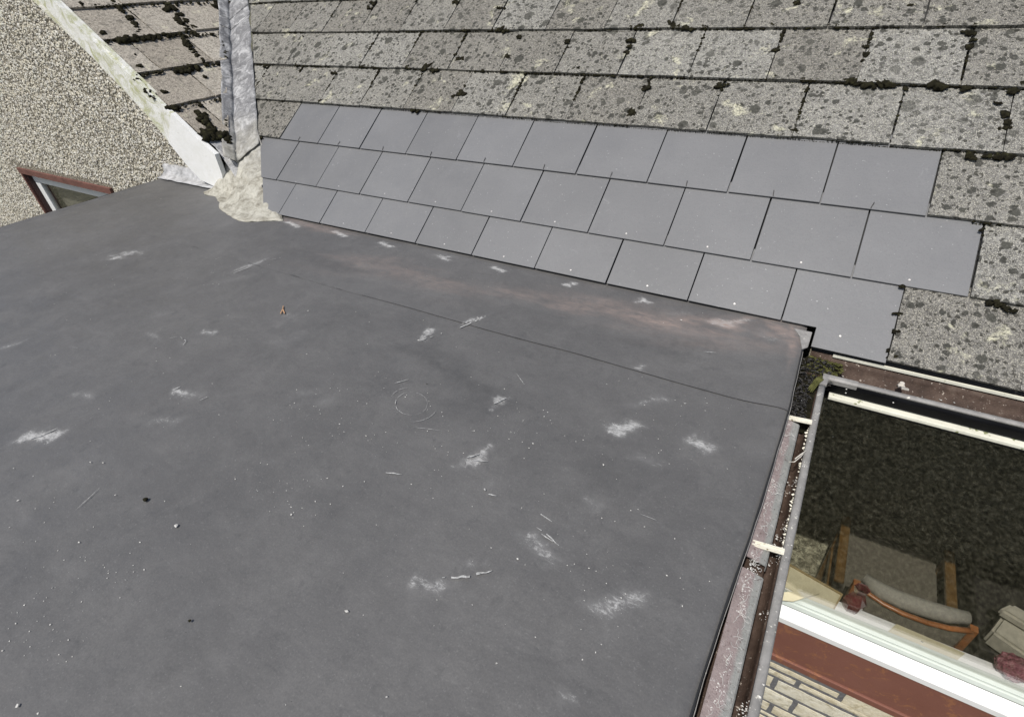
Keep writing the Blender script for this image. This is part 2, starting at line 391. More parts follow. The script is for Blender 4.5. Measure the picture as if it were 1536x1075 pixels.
# --- flat extension: walls
ext = thing('extension', 'low flat-roofed extension walls under the grey rubber roof', 'extension', (1, -2.5, -2.95))
for b in ((-1.06, -.96, -4.6, -.40, -2.95, -.47), (2.66, 2.755, -4.6, -.66, -2.95, -.47), (-.96, 2.66, -4.6, -4.5, -2.95, -.47)): box('wall', b, M['render'], ext)

# ================================================================== MAIN ROOF
roof = thing('main_roof', 'long slope of weathered lichen-spotted tiles patched with a band of smooth grey slates', 'roof', (2, 0, 0))
def clip(poly, n, c):
    out = []
    for i in range(len(poly)):
        a, b = poly[i], poly[(i + 1) % len(poly)]; da, db = n[0] * a[0] + n[1] * a[1] - c, n[0] * b[0] + n[1] * b[1] - c
        if da >= 0: out.append(a)
        if (da < 0) != (db < 0):
            t = da / (da - db); out.append((a[0] + t * (b[0] - a[0]), a[1] + t * (b[1] - a[1])))
    return out
def frame(O, U, V, N_, s0, t0): return Matrix.Translation(O + U * s0 + V * t0) @ Matrix(((U.x, V.x, N_.x, 0), (U.y, V.y, N_.y, 0), (U.z, V.z, N_.z, 0), (0, 0, 0, 1)))
def ragged(poly, step, jit):
    out = []
    for i in range(len(poly)):
        a, b = poly[i], poly[(i + 1) % len(poly)]; L_ = math.dist(a, b); k = max(1, int(L_ / step))
        for q in range(k):
            t = q / k; j = jit if q else jit * .6
            out.append((a[0] + t * (b[0] - a[0]) + random.uniform(-j, j), a[1] + t * (b[1] - a[1]) + random.uniform(-j, j)))
    return out
def slab_mesh(name, poly, t_low, t_high, thick, lift, mat, bev=0.0):
    """poly in (s, t) local, t grows downslope; the lower end is lifted over the next course"""
    V, F = [], []; n = len(poly)
    for dz in (0, -thick):
        for (a, b) in poly:
            k = (b - t_high) / (t_low - t_high); V.append((a, b, lift[0] + (lift[1] - lift[0]) * k + dz))
    F.append(tuple(range(n))); F.append(tuple(range(2 * n - 1, n - 1, -1)))
    for i in range(n): j = (i + 1) % n; F.append((i, i + n, j + n, j))
    me = bpy.data.meshes.new(name); me.from_pydata(V, [], F); me.materials.append(M[mat])
    b_ = bmesh.new(); b_.from_mesh(me); bmesh.ops.recalc_face_normals(b_, faces=b_.faces)
    if bev:
        es = [e for e in b_.edges if all(v.co.z > lift[0] - thick * .5 + (lift[1] - lift[0]) * ((v.co.y - t_high) / (t_low - t_high)) for v in e.verts)]
        bmesh.ops.bevel(b_, geom=es, offset=bev, segments=1, affect='EDGES')
    b_.to_mesh(me); b_.free(); return me
HI, LO = 0.004, 0.017
VARI = [slab_mesh('tile', ragged([(-.1485, -.03), (.1485, -.03), (.1485, G), (-.1485, G)], .075, .0022), G, 0, .011, (HI, LO), 'tile') for _ in range(6)]
def add_part(name, me, mat4, parent):
    o = bpy.data.objects.new(name, me); o.matrix_world = mat4; COL.objects.link(o)
    o.parent = parent; o.matrix_parent_inverse = Matrix.Translation(-Vector(parent.location)); return o
# valley edge on the main plane: X = -0.378 - 0.97 Y ; in plane coordinates Y = -t CT
def valley_clip(poly_abs, off=0.0):    # keep s >= -0.378 + .97 CT t + off
    return clip(poly_abs, (1, -.97 * CT), -0.378 + off)
def place_tile(i0, i1, j, name='tile', under=.03, jj=None, extra=None):
    s0, s1, t0, t1 = i0 * W, i1 * W, j * G, (jj if jj is not None else j + 1) * G
    poly = [(s0 + .0015, t0 - under), (s1 - .0015, t0 - under), (s1 - .0015, t1), (s0 + .0015, t1)]
    cl = valley_clip(poly, -.02)
    if len(cl) < 3: return None
    c0 = ((s0 + s1) / 2, t0)
    full = len(cl) == 4 and all(math.dist(a, b) < 1e-6 for a, b in zip(cl, poly)) and abs((i1 - i0) - 1) < 1e-6 and jj is None
    a = random.uniform(-.006, .006); dn = random.uniform(0, .002)
    if full: me = random.choice(VARI)
    else: me = slab_mesh('tile', ragged([(p[0] - c0[0], p[1] - c0[1]) for p in cl], .075, .002), t1 - t0, 0, .011, (HI, LO), 'tile')
    mt = frame(MO, MU, MV, MNn, c0[0], c0[1]) @ Matrix.Translation((random.uniform(-.0015, .0015), random.uniform(-.003, .003), dn)) @ Matrix.Rotation(a, 4, 'Z')
    return add_part(name, me, mt, roof)
for j in range(-5, 0):
    off = .5 if (j % 2) else 0.0
    for i in range(-12, 19): place_tile(i + off, i + 1 + off, j)
place_tile(-1.9, 0, 0)                           # piece left of the slates
for i in range(10, 19): place_tile(i, i + 1, 0)
for i in range(10, 19): place_tile(i + .5, i + 1.5, 1)
for i in range(10, 19): place_tile(i - .02 if i == 10 else i, i + 1, 2, jj=3.0)
# slates
SLV = [(slab_mesh('slate', [(-.1476, -.05), (.1476, -.05), (.1476, G), (-.1476, G)], G, 0, .0045, (.0035, .0125), 'slate', .0006))]
rb = bmesh.new(); bmesh.ops.create_cone(rb, cap_ends=True, segments=10, radius1=.0042, radius2=.003, depth=.002)
me_rivet = bpy.data.meshes.new('rivet'); rb.to_mesh(me_rivet); rb.free(); me_rivet.materials.append(M['copper'])
rb = bmesh.new(); tube(rb, [(0, .010, .0015), (0, 0, .002), (.001, -.008, .002), (.0008, -.012, .005)], .0012, 6)
me_hook = bpy.data.meshes.new('hook_pin'); rb.to_mesh(me_hook); rb.free(); me_hook.materials.append(M['hook'])
def slate(s0, s1, j, t1=None, poly=None, rivet=None, hook=None):
    t0 = j * G; t1 = t1 if t1 is not None else t0 + G
    full = [(s0 + .0024, t0 - .05), (s1 - .0024, t0 - .05), (s1 - .0024, t1), (s0 + .0024, t1)]
    cl = valley_clip(poly or full, .0)
    if len(cl) < 3: return
    c0 = ((s0 + s1) / 2, t0)
    same = poly is None and cl == full and abs(s1 - s0 - W) < 1e-6 and abs(t1 - t0 - G) < 1e-6
    me = SLV[0] if same else slab_mesh('slate', [(p[0] - c0[0], p[1] - c0[1]) for p in cl], G, 0, .0045, (.0035, .0125), 'slate', .0006)
    mt = frame(MO, MU, MV, MNn, *c0) @ Matrix.Translation((random.uniform(-.0008, .0008), random.uniform(-.001, .001), random.uniform(0, .0006))) @ Matrix.Rotation(random.uniform(-.0035, .0035), 4, 'Z') @ Matrix.Rotation(random.uniform(-.003, .003), 4, 'Y')
    o = add_part('slate', me, mt, roof)
    for q, mesh, nm in ((rivet, me_rivet, 'rivet'), (hook, me_hook, 'hook_pin')):
        if q is None: continue
        k = (q[1] - t0) / G; r = bpy.data.objects.new(nm, mesh); COL.objects.link(r); r.parent = o
        r.location = (q[0] - c0[0], q[1] - t0, .0035 + .009 * k + .0008)
        r.rotation_euler = (0, 0, random.uniform(-.3, .3))
    return o
for i in range(0, 10): slate(i * W, (i + 1) * W, 0, hook=((i + .5) * W, G - .012))
for i in range(-1, 10):
    s0 = (i + .494) * W; slate(s0, s0 + W, 1, rivet=(s0 + W / 2, 2 * G - .022) if i > 0 else None)
TC = 2.752 * G
for i in range(0, 8):
    s0 = (i + .977) * W; slate(s0, s0 + W, 2, t1=TC, rivet=(s0 + W / 2, TC - .022) if i > 0 else None)
slate(.977 * W - W, .977 * W, 2, t1=TC)
# last slate, notched round the corner of the flat roof
s0 = 8.977 * W; s1 = s0 + W
slate(s0, s1, 2, poly=[(s0 + .0018, 2 * G - .05), (s1, 2 * G - .05), (s1, 3 * G + .004), (2.795, 3 * G + .004), (2.795, TC), (s0 + .0018, TC)], rivet=(s0 + .17, 3 * G - .05))['label'] = 'longest slate, notched round the corner of the flat roof'
# roof deck and rear slope
def quad(name, pts, mat, parent, ext_=(0, 0, -.03)): return prism(name, pts, ext_, M[mat], parent)
def mp(s_, t_, h=0): return MO + MU * s_ + MV * t_ + MNn * h
quad('roof_deck', [mp(-.45 + .97 * CT * -5.2, -5.2, -.012), mp(8.2, -5.2, -.012), mp(8.2, .66, -.012), mp(.12, .66, -.012)], 'deck', roof)
quad('eaves_deck', [mp(2.80, .655, -.012), mp(8.2, .655, -.012), mp(8.2, .755, -.012), mp(2.80, .755, -.012)], 'deck', roof)
yr = 5.2 * CT; zr = 5.2 * ST
quad('rear_slope', [(-6.9, yr, zr), (8.2, yr, zr), (8.2, yr + 4.2, zr - 4.2 * TT), (-6.9, yr + 4.2, zr - 4.2 * TT)], 'tile', roof)
quad('upper_slope', [mp(.12 - 5, -5 * 0 - 4.9, -.02), mp(8.2, -5.4, -.02), mp(8.2, -5.0, -.02), mp(-4.0, -5.0, -.02)], 'tile', roof)

# ================================================================== SIDE ROOF (cross gable)
sroof = thing('side_roof', 'small warm beige tiled slope with black moss lines between bargeboard and lead valley', 'roof', (-1.3, 0, .4))
rowsX = [-2.05, -1.81, -1.565, -1.330, -1.101, -.869, -.641, -.405]
vergeY = -.398
joints = {0: [-.1, .2, .5, .8], 1: [-.25, .05, .35, .65, .95], 2: [-.055, .22, .50, .8, 1.1], 3: [-.05, .196, .50, .8], 4: [-.235, .10, .40], 5: [-.105, .19], 6: [-.225]}
for r in range(len(rowsX) - 1):
    x0, x1 = rowsX[r], rowsX[r + 1]; t0, t1 = (x0 - XV) / CT, (x1 - XV) / CT
    sk = .055 if r < 5 else .03
    if r == 0: jointlist = []
    js = [vergeY] + [q for q in joints[r] if q > vergeY + .03] + [joints[r][-1] + .3]
    for a, b in zip(js, js[1:]):
        def tl(t, y): return t + sk * (y - vergeY) * 1.2
        poly = [(a + .0045, tl(t0, a) - .03), (b - .0045, tl(t0, b) - .03), (b - .0045, tl(t1, b)), (a + .0045, tl(t1, a))]
        jointlist.append((a, x0, x1))
        cl = clip(poly, (-1, -CT), XV * 1 + .655 + .0)      # s + CT t <= -.655 - XV  (plan: Y + X <= -.655)
        if len(cl) < 3: continue
        c0 = ((a + b) / 2, t0)
        # mirrored frame: s is +Y here, so flip polygon order is handled by recalc normals
        me = slab_mesh('tile', ragged([(p[0] - c0[0], p[1] - c0[1]) for p in cl], .07, .003), t1 - t0, 0, .013, (.003, .018), 'tile_side')
        mt = frame(SO, SU, SV, SN, *c0) @ Matrix.Translation((0, random.uniform(-.003, .003), random.uniform(0, .002))) @ Matrix.Rotation(random.uniform(-.006, .006), 4, 'Z')
        add_part('tile', me, mt, sroof)
def sp(y, x, h=0): return SO + SU * y + SV * ((x - XV) / CT) + SN * h
quad('roof_deck', [sp(-.38, -3.7, -.014), sp(3.2, -3.7, -.014), sp(-.20, -.42, -.014), sp(-.38, -.42, -.014)], 'deck', sroof)
quad('upper_slope', [sp(-.39, -3.7, -.006), sp(3.0, -3.7, -.006), sp(1.3, -2.06, -.006), sp(-.39, -2.06, -.006)], 'tile_side', sroof)
zt = (3.7 + XV) * TT
quad('far_slope', [(-3.71, -.39, zt), (-3.71, 3.2, zt), (-7.1, 3.2, zt - 3.4 * TT), (-7.1, -.39, zt - 3.4 * TT)], 'tile_side', sroof)

# ================================================================== LEAD VALLEY
val = thing('lead_valley', 'dull grey lead valley lining running down to a cream-painted foot on the flat roof', 'valley lining', (0, -.55, ZF))
def valley_ring(z, lift=0.0, wide=1.0, seed=0):
    yc = z / TT; xc = XV - yc; pts = []
    nL, nR = 6, 8
    for k in range(nL, 0, -1):      # left facet, on the side slope
        f = k / nL; d = .095 * f * wide
        # move up the side slope and away
        X = xc - d * .5; Y = yc - d * .5; Z = z + d * .5 * TT
        pts.append(Vector((X, Y, Z)) + SN * (.014 + .008 * f))
    for k in range(0, nR + 1):
        f = k / nR; d = .215 * f * wide
        X = xc + d * .5; Y = yc + d * .5; Z = z + d * .5 * TT
        pts.append(Vector((X, Y, Z)) + MNn * (.012 + .010 * f))
    return [p + Vector((0, 0, lift)) + (noise.noise_vector(p * 9 + Vector((seed, 0, 0))) * .010 + noise.noise_vector(p * 25) * .0035) for p in pts]
def loft(name, rings, mat, parent, thick=.003):
    n = len(rings[0]); V = [p for r in rings for p in r]; F = []
    for i in range(len(rings) - 1):
        for k in range(n - 1): a = i * n + k; F.append((a, a + 1, a + n + 1, a + n))
    o = mesh_obj(name, V, F, mat, parent, True)
    md = o.modifiers.new('thickness', 'SOLIDIFY'); md.thickness = thick; md.offset = 1; return o
def zs(a, b, n): return [a + (b - a) * i / n for i in range(n + 1)]
loft('lead_sheet', [valley_ring(z, .008, 1.02) for z in zs(1.2, .345, 30)], M['lead'], val)
loft('lead_sheet', [valley_ring(z, .004, 1.0) for z in zs(.38, .295, 6)], M['lead'], val)
loft('lead_sheet', [valley_ring(z, 0, 1.0) for z in zs(.33, -.250, 30)], M['lead'], val)
# foot dressed onto the flat roof
outl = [(-.36, -.372), (-.45, -.43), (-.47, -.49), (-.42, -.525), (-.33, -.515), (-.27, -.545), (-.20, -.575), (-.145, -.622), (-.06, -.655), (.039, -.685), (.13, -.705), (.20, -.70), (.245, -.672), (.30, -.645), (.37, -.618)]
top = valley_ring(-.210, .0045)
OV = [Vector((a, b, ZF + .004)) for a, b in outl]
def resample(P, n):
    L_ = [0]
    for a, b in zip(P, P[1:]): L_.append(L_[-1] + (b - a).length)
    out = []
    for k in range(n):
        d = L_[-1] * k / (n - 1); i = max(q for q in range(len(P) - 1) if L_[q] <= d + 1e-9)
        out.append(P[i].lerp(P[i + 1], (d - L_[i]) / (L_[i + 1] - L_[i])))
    return out
A, B = resample(top, 40), resample(OV, 40)
rings = []
for i in range(17):
    v = i / 16; ring = []
    for k in range(40):
        p = A[k].lerp(B[k], v); zz_ = A[k].z + (B[k].z - A[k].z) * (1 - (1 - v) ** 1.7); p.z = zz_
        e = math.sin(math.pi * min(1, v * 1.05)) ; p += noise.noise_vector(p * 14) * .016 * e + noise.noise_vector(p * 40) * .006
        fc_ = (k - 17) / 40; p.z -= .035 * e * math.exp(-(fc_ / .07) ** 2); p.z += .007 * e * math.sin(k * .75 + 1.5 * math.sin(k * .3)) * (1 if k > 17 else .7)
        p.z = max(p.z, ZF + .003 + .003 * noise.noise(p * 60)); ring.append(p)
    rings.append(ring)
loft('painted_foot', rings, M['lead'], val, .005)
# grey apron below the last side tile
mesh_obj('lead_apron', [sp(-.40, -.47, .0), sp(-.15, -.47, .0), sp(-.17, -.36, .003), sp(-.385, -.36, .003), (-.21, -.40, ZF + .01), (-.14, -.30, ZF + .01)], [(0, 1, 2, 3), (3, 2, 5, 4)], M['lead_bright'], val)

# ================================================================== BARGEBOARD
bb = thing('bargeboard', 'weathered white bargeboard stained green, sloping down beside the pebbledash', 'bargeboard', (-.5, -.42, -.4))
YB = -.425
up = [(78, 0), (120, 42), (160, 82), (205, 122), (258, 172)]; lowr = [(254, 214), (225, 178), (190, 140), (140, 88), (57, 0)]
ptsu = [aty(40, -38, YB)] + [aty(*p, YB) for p in up] + [aty(*p, YB) for p in lowr] + [aty(18, -42, YB)]
prism('board', ptsu, (0, .024, 0), M['barge'], bb)
ptsl = [aty(*p, YB - .004) for p in [(256, 170), (290, 203), (322, 232), (333, 262), (337, 287), (301, 270), (280, 248), (253, 214)]]
o = prism('board', ptsl, (0, .028, 0), M['barge2'], bb); o['label'] = 'newer clean white lower length of the bargeboard'
# top capping strip seen as bright line, and the soffit behind
w0 = Vector(aty(40, -38, YB + .02)); w1 = Vector(aty(258, 170, YB + .02))
prism('capping', [w0, w1, w1 + Vector((0, .028, .0)), w0 + Vector((0, .028, 0))], (.004, 0, .010), M['barge'], bb)
a_, b_ = Vector(aty(258, 200, -.40)), Vector(aty(300, 262, -.40))
prism('soffit', [Vector((-2.6, -.40, 1.36)), Vector((-.55, -.40, -.23)), Vector((-.55, -.355, -.23)), Vector((-2.6, -.355, 1.36))], (0, 0, -.012), M['barge'], bb)

# ================================================================== PEBBLEDASH WALL + WINDOW
wall = thing('pebbledash_wall', 'cream and grey pebbledash gable wall beyond the flat roof edge', 'wall', (-3, -.3, -2.95))
YW = -.36
wx0, wx1, wz0, wz1 = -3.36, -1.95, -1.75, -.640       # window opening
def wb(x0, x1, z0, z1): return box('wall', (x0, x1, YW, YW + .22, z0, z1), M['render'], wall)
wb(-7.0, wx0, -2.95, -.35); wb(wx1, -.55, -2.95, wz1); wb(wx0, wx1, -2.95, wz0)
wb(wx1, -.55, wz1 + 0, -.35); wb(wx0, wx1, wz1, -.35)
prism('gable', [(-7.0, YW, -.35), (-.48, YW, -.35), (-.58, YW, -.05), (-3.70, YW, zt - .06), (-7.0, YW, zt - 3.3 * TT - .06)], (0, .22, 0), M['render'], wall)
# dash chips: small stones thrown on the wet coat
n = 96000
px = rng.uniform(-6.3, -.56, n); pz = rng.uniform(-1.55, .95, n)
keep = (pz < -(px - XV) * TT * 1.02 - .07) & ~((px > wx0 - .075) & (px < wx1 + .075) & (pz < wz1 + .075) & (pz > wz0 - .07)) & (pz > -.45 - .45 * np.clip(-1.0 - px, 0, 9))
px, pz = px[keep], pz[keep]; n = len(px)
base = np.array([[1, 0, 0], [-1, 0, 0], [0, 0, 1], [0, 0, -1], [0, -1, 0]], float)
fc = np.array([[0, 4, 2], [2, 4, 1], [1, 4, 3], [3, 4, 0]])
sz = rng.uniform(.0040, .0092, n)
ang = rng.uniform(0, 6.28, n); ax = rng.uniform(.75, 1.5, n)
V = np.repeat(base[None], n, 0) * sz[:, None, None]
V[:, :, 0] *= ax[:, None]; V[:, :, 1] *= rng.uniform(.5, 1.1, n)[:, None]
V += rng.normal(0, 1, V.shape) * sz[:, None, None] * .18
ca, sa = np.cos(ang)[:, None], np.sin(ang)[:, None]; X_, Z_ = V[:, :, 0].copy(), V[:, :, 2].copy()
V[:, :, 0] = X_ * ca - Z_ * sa + px[:, None]; V[:, :, 2] = X_ * sa + Z_ * ca + pz[:, None]; V[:, :, 1] += YW - .0015
F = (fc[None] + (np.arange(n) * 5)[:, None, None]).reshape(-1, 3)
def fast_mesh(name, V, F, mat, parent):
    me = bpy.data.meshes.new(name); V = V.reshape(-1, 3); nf, k = F.shape
    me.vertices.add(len(V)); me.vertices.foreach_set('co', V.ravel().astype('f'))
    me.loops.add(nf * k); me.loops.foreach_set('vertex_index', F.ravel().astype('i'))
    me.polygons.add(nf); me.polygons.foreach_set('loop_start', (np.arange(nf) * k).astype('i'))
    me.update(calc_edges=True); me.validate(); me.materials.append(mat)
    return link(bpy.data.objects.new(name, me), parent)
chips = fast_mesh('dash_chips', V, F, M['chip'], wall); chips['kind'] = 'stuff'
pal = np.array([(.72, .67, .52), (.76, .73, .63), (.62, .56, .41), (.38, .34, .27), (.52, .46, .34), (.82, .79, .70), (.20, .17, .13)])
ci = rng.choice(len(pal), n, p=[.26, .22, .16, .10, .08, .12, .06]); cc_ = pal[ci] * rng.uniform(.80, 1.02, (n, 1))
ca_ = chips.data.color_attributes.new('chip', 'FLOAT_COLOR', 'POINT')
ca_.data.foreach_set('color', np.concatenate([np.repeat(cc_, 5, 0), np.ones((n * 5, 1))], 1).astype('f').ravel())
# window of this wall
win = thing('side_window', 'brown-edged white window half hidden behind the flat roof edge', 'window', (-2.6, YW, wz0))
TR = .045
for b in ((wx0 - TR, wx1 + TR, YW - .022, YW - .002, wz1, wz1 + TR), (wx0 - TR * .6, wx0, YW - .022, YW - .002, wz0, wz1), (wx1, wx1 + TR, YW - .022, YW - .002, wz0, wz1)): box('surround', b, M['brownpaint'], win)
box('reveal', (wx0 + .001, wx0 + .013, YW - .002, YW + .14, wz0, wz1), M['darkbrown'], win)
box('reveal', (wx0 + .013, wx1 - .001, YW - .002, YW + .14, wz1 - .012, wz1 - .001), M['darkbrown'], win)
fw = thing  # noqa
fr_ = bmesh.new()
for b in ((wx0 + .014, wx1 - .01, YW + .03, YW + .07, wz1 - .085, wz1 - .014), (wx0 + .014, wx0 + .10, YW + .031, YW + .069, wz0, wz1 - .086), (wx1 - .1, wx1 - .01, YW + .031, YW + .069, wz0, wz1 - .086)): box_bm(fr_, *b, bev=.004)
fo = bm_obj('window_frame', fr_, M['upvc'], win)
po = box('pane', (wx0 + .10, wx1 - .1, YW + .045, YW + .051, wz0, wz1 - .086), M['glass'], win)
box('curtain', (wx0 + .10, wx1 - .1, YW + .12, YW + .13, wz0, wz1 - .02), M['fabric'], win)

# lead flashing at the foot of this wall
fl = thing('lead_flashing', 'short crumpled grey lead flashing at the foot of the pebbledash', 'flashing', (-.8, YW, ZF))
rings = []
for i in range(25):
    x = -1.02 + .62 * i / 24; nz = noise.noise(Vector((x * 12, 3, 1))) * .006
    rings.append([Vector((x, YW - .002, ZF + .075 + nz)), Vector((x, YW - .016 + nz, ZF + .070 + nz)), Vector((x, YW - .022 + nz, ZF + .03)), Vector((x, YW - .05 + nz * 2, ZF + .009)), Vector((x, YW - .085 + nz * 2, ZF + .006))])
loft('lead_strip', rings, M['lead_bright'], fl, .003)

# ================================================================== FLAT ROOF
flat = thing('flat_roof', 'broad dark grey rubber flat roof with dusty white scuffs', 'flat roof', (1, -1.5, -.47))
def xleft(Y): return -1.022 - .137 * (-Y - .40) ** 1.0 if Y < -.4 else -1.022
def xright(Y):
    return np.interp(-Y, [.35, .65, .97, 1.19, 1.43, 1.57, 1.74, 1.9, 4.7], [2.770, 2.771, 2.779, 2.776, 2.770, 2.762, 2.757, 2.754, 2.75])
# marks: (x, y, rx, ry, strength, angle) in photo points laid on the roof plane
pale_marks = [(60, 652, 34, 11, 1.0, -18), (185, 382, 22, 5, .7, -8), (205, 378, 10, 4, .5, 0), (168, 384, 8, 4, .5, 0), (268, 588, 12, 8, .8, -20), (290, 592, 18, 7, .4, 0), (123, 592, 18, 5, .6, 0), (312, 497, 13, 6, .6, -15),
        (250, 628, 26, 8, .45, -15), (272, 512, 6, 4, .4, 0), (747, 601, 15, 9, .9, -20), (775, 560, 8, 3, .3, 30), (935, 640, 24, 14, .95, 10), (1050, 666, 24, 14, .7, 0), (978, 600, 28, 8, .5, 0), (975, 688, 28, 10, .35, 0),
        (930, 902, 46, 22, .65, 5), (640, 878, 32, 18, .6, -15), (815, 818, 36, 22, .55, 20), (716, 684, 26, 12, .75, -20), (690, 697, 20, 6, .4, 0), (888, 752, 18, 14, .4, 0), (430, 478, 22, 10, .35, -10), (430, 505, 30, 14, .3, 0),
        (640, 500, 14, 8, .8, -20), (710, 480, 16, 3, 1.0, -20), (960, 550, 12, 5, .7, 0), (850, 1046, 18, 14, .5, 0), (860, 590, 10, 8, .2, 0), (240, 470, 20, 6, .3, -20), (230, 500, 12, 8, .5, 0), (190, 430, 60, 6, .2, -12),
        (450, 590, 20, 6, .35, -10), (490, 600, 14, 8, .3, 0), (420, 620, 30, 14, .2, 0), (375, 397, 25, 3, .6, -22), (340, 420, 50, 5, .25, -15), (560, 400, 30, 6, .2, 0), (610, 440, 40, 12, .15, 0), (1150, 470, 30, 10, .3, 0),
        (735, 725, 8, 6, .4, 0), (60, 780, 40, 18, .15, 0), (110, 860, 60, 25, .15, 0), (300, 905, 30, 18, .28, 0), (290, 940, 22, 12, .2, 0), (520, 790, 20, 10, .15, 0), (700, 845, 25, 4, .5, -5), (450, 700, 50, 20, .12, 0), (760, 770, 30, 20, .15, 0),
        (15, 517, 26, 3, .5, -22), (75, 500, 30, 4, .2, -22), (120, 735, 26, 2.5, .3, -48), (1060, 500, 50, 10, .3, 5), (905, 950, 18, 12, .25, 0), (600, 960, 40, 20, .1, 0), (540, 440, 50, 20, .12, 0), (640, 545, 60, 25, .16, 0), (740, 640, 60, 30, .12, 0), (380, 940, 30, 20, .1, 0)]
for q in [(440, 335), (510, 349), (577, 366), (667, 385), (748, 402), (855, 425), (965, 450), (1085, 484)]: pale_marks.append((q[0], q[1] + 1, 12, 4, 1.3, 8))  # bright spots below the slate edge: sun glints painted as pale marks
pale_marks += [(600, 425, 90, 10, .22, 8), (900, 480, 150, 14, .22, 10), (1160, 505, 30, 10, .4, 10), (700, 560, 120, 30, .16, 20), (1092, 484, 30, 8, 1.1, 6), (1020, 470, 20, 4, .4, 6)]
rust = [(1000, 478, 190, 22, .45, 10), (600, 410, 120, 16, .3, 10), (1092, 484, 34, 10, 1.0, 6), (1000, 480, 60, 12, .75, 10), (880, 462, 60, 10, .5, 10), (1170, 500, 34, 14, .7, 20), (470, 338, 60, 5, .6, 10), (780, 440, 40, 8, .35, 10), (1190, 505, 10, 26, .8, 10), (560, 395, 40, 10, .25, 0)]
dark = [(690, 560, 90, 26, .45, 20), (520, 480, 60, 30, .25, 0), (240, 290, 60, 14, .3, -10), (700, 610, 60, 14, .3, 0), (900, 720, 40, 30, .2, 0), (1000, 520, 60, 14, .35, 8), (480, 390, 60, 14, .3, 10)]
NX, NY = 400, 250; Y0, Y1 = -.372, -4.65
ty = np.linspace(0, 1, NY) ; Ys = Y0 + (Y1 - Y0) * (.55 * ty + .45 * ty ** 2.2)
GX = np.zeros((NY, NX)); GY = np.zeros((NY, NX))
for a, Y in enumerate(Ys): GX[a] = np.linspace(xleft(Y), xright(Y), NX); GY[a] = Y
def blobs(lst, X, Y):
    m_ = np.zeros_like(X)
    for (u, v, ru, rv, st, an) in lst:
        c_, s_ = math.cos(math.radians(an)), math.sin(math.radians(an))
        C0 = atz(u, v, ZF)[:2]; A0 = atz(u + ru * c_, v + ru * s_, ZF)[:2] - C0; B0 = atz(u - rv * s_, v + rv * c_, ZF)[:2] - C0
        Mi = np.linalg.inv(np.array([A0, B0]).T)
        p_ = (X - C0[0]) * Mi[0, 0] + (Y - C0[1]) * Mi[0, 1]; q_ = (X - C0[0]) * Mi[1, 0] + (Y - C0[1]) * Mi[1, 1]
        h_ = (u * 12.9898 + v * 78.233) % 6.283
        p2 = p_ + .38 * np.sin(3.1 * q_ + h_) + .22 * np.sin(7.3 * q_ - 4.1 * p_ + 2 * h_); q_ = q_ + .34 * np.sin(2.7 * p_ - h_) + .22 * np.sin(6.1 * p_ + 5.3 * q_ + h_); p_ = p2
        m_ = np.maximum(m_, min(1.05, st * 1.15) * np.exp(-((p_ ** 2 + q_ ** 2) ** 1.1) * 1.0))
    return m_
def wrink(X, Y):
    z_ = .0012 * np.sin(3.1 * X + 2.0 * Y) * np.sin(2.3 * Y - 1.1 * X) + .0008 * np.sin(9 * X - 7 * Y + 2 * np.sin(3 * X)) * np.sin(5 * Y + 3 * X)
    return z_ + .0005 * np.sin(21 * X + 13 * Y + 3 * np.sin(4 * Y)) * np.sin(17 * Y - 8 * X)
def membrane(name, GX, GY, z0, skirt, parent):
    ny, nx = GX.shape; dl = GX - GX[:, :1]; dr = GX[:, -1:] - GX
    sk_ = 1.0 if skirt else 0.0
    Z = z0 + wrink(GX, GY) + sk_ * (.007 * np.exp(-((dl - .035) / .014) ** 2) - .006 * np.exp(-(dl / .012) ** 2)) - .004 * np.exp(-(dr / .008) ** 2)
    Z += .007 * np.exp(-((GY + .375) / .03) ** 2)
    V = np.stack([GX, GY, Z], -1).reshape(-1, 3)
    idx = np.arange(ny * nx).reshape(ny, nx)
    F = np.stack([idx[:-1, :-1], idx[1:, :-1], idx[1:, 1:], idx[:-1, 1:]], -1).reshape(-1, 4)
    o = fast_mesh(name, V, F, M['membrane'], parent)
    o.data.polygons.foreach_set('use_smooth', np.ones(len(F), bool))
    ca = o.data.color_attributes.new('marks', 'FLOAT_COLOR', 'POINT')
    arr = np.stack([blobs(pale_marks, GX, GY), blobs(rust, GX, GY), blobs(dark, GX, GY), np.ones_like(GX)], -1)
    ca.data.foreach_set('color', arr.astype('f').ravel()); return o
membrane('membrane', GX, GY, ZF - .003, True, flat)
# upper sheet lapped over it: front edge about 1.0 m out, slightly wandering
nx2, ny2 = 420, 46
xs2 = np.linspace(-.97, 1, nx2); GX2 = np.zeros((ny2, nx2)); GY2 = np.zeros((ny2, nx2))
fx_ = np.linspace(0, 1, nx2)
edge = -1.010 + .004 * np.sin(fx_ * 9) + .002 * np.sin(fx_ * 31 + 1) + .012 * np.exp(-((fx_ - .995) / .02) ** 2)
for a in range(ny2):
    t_ = a / (ny2 - 1); GY2[a] = -.50 + (edge + .50) * t_; GX2[a] = -.60 + (2.776 + .60) * fx_
    GX2[a] = -.60 + (xright(GY2[a]) - .0005 + .60) * fx_
tt_ = np.linspace(0, 1, ny2)[:, None]; ef = np.clip((tt_ - .88) / .12, 0, 1) ** 2
lf = np.clip(1.25 - (GX2 - .2) / 1.7, .15, 1); sf = np.clip(1 - (GX2 + .60) / .10, 0, 1)
o2 = membrane('membrane_strip', GX2, GY2, ZF - .0004 - .0023 * np.clip(np.maximum(ef * lf, sf), 0, 1), False, flat)
Z_ = None
V, F = [], []
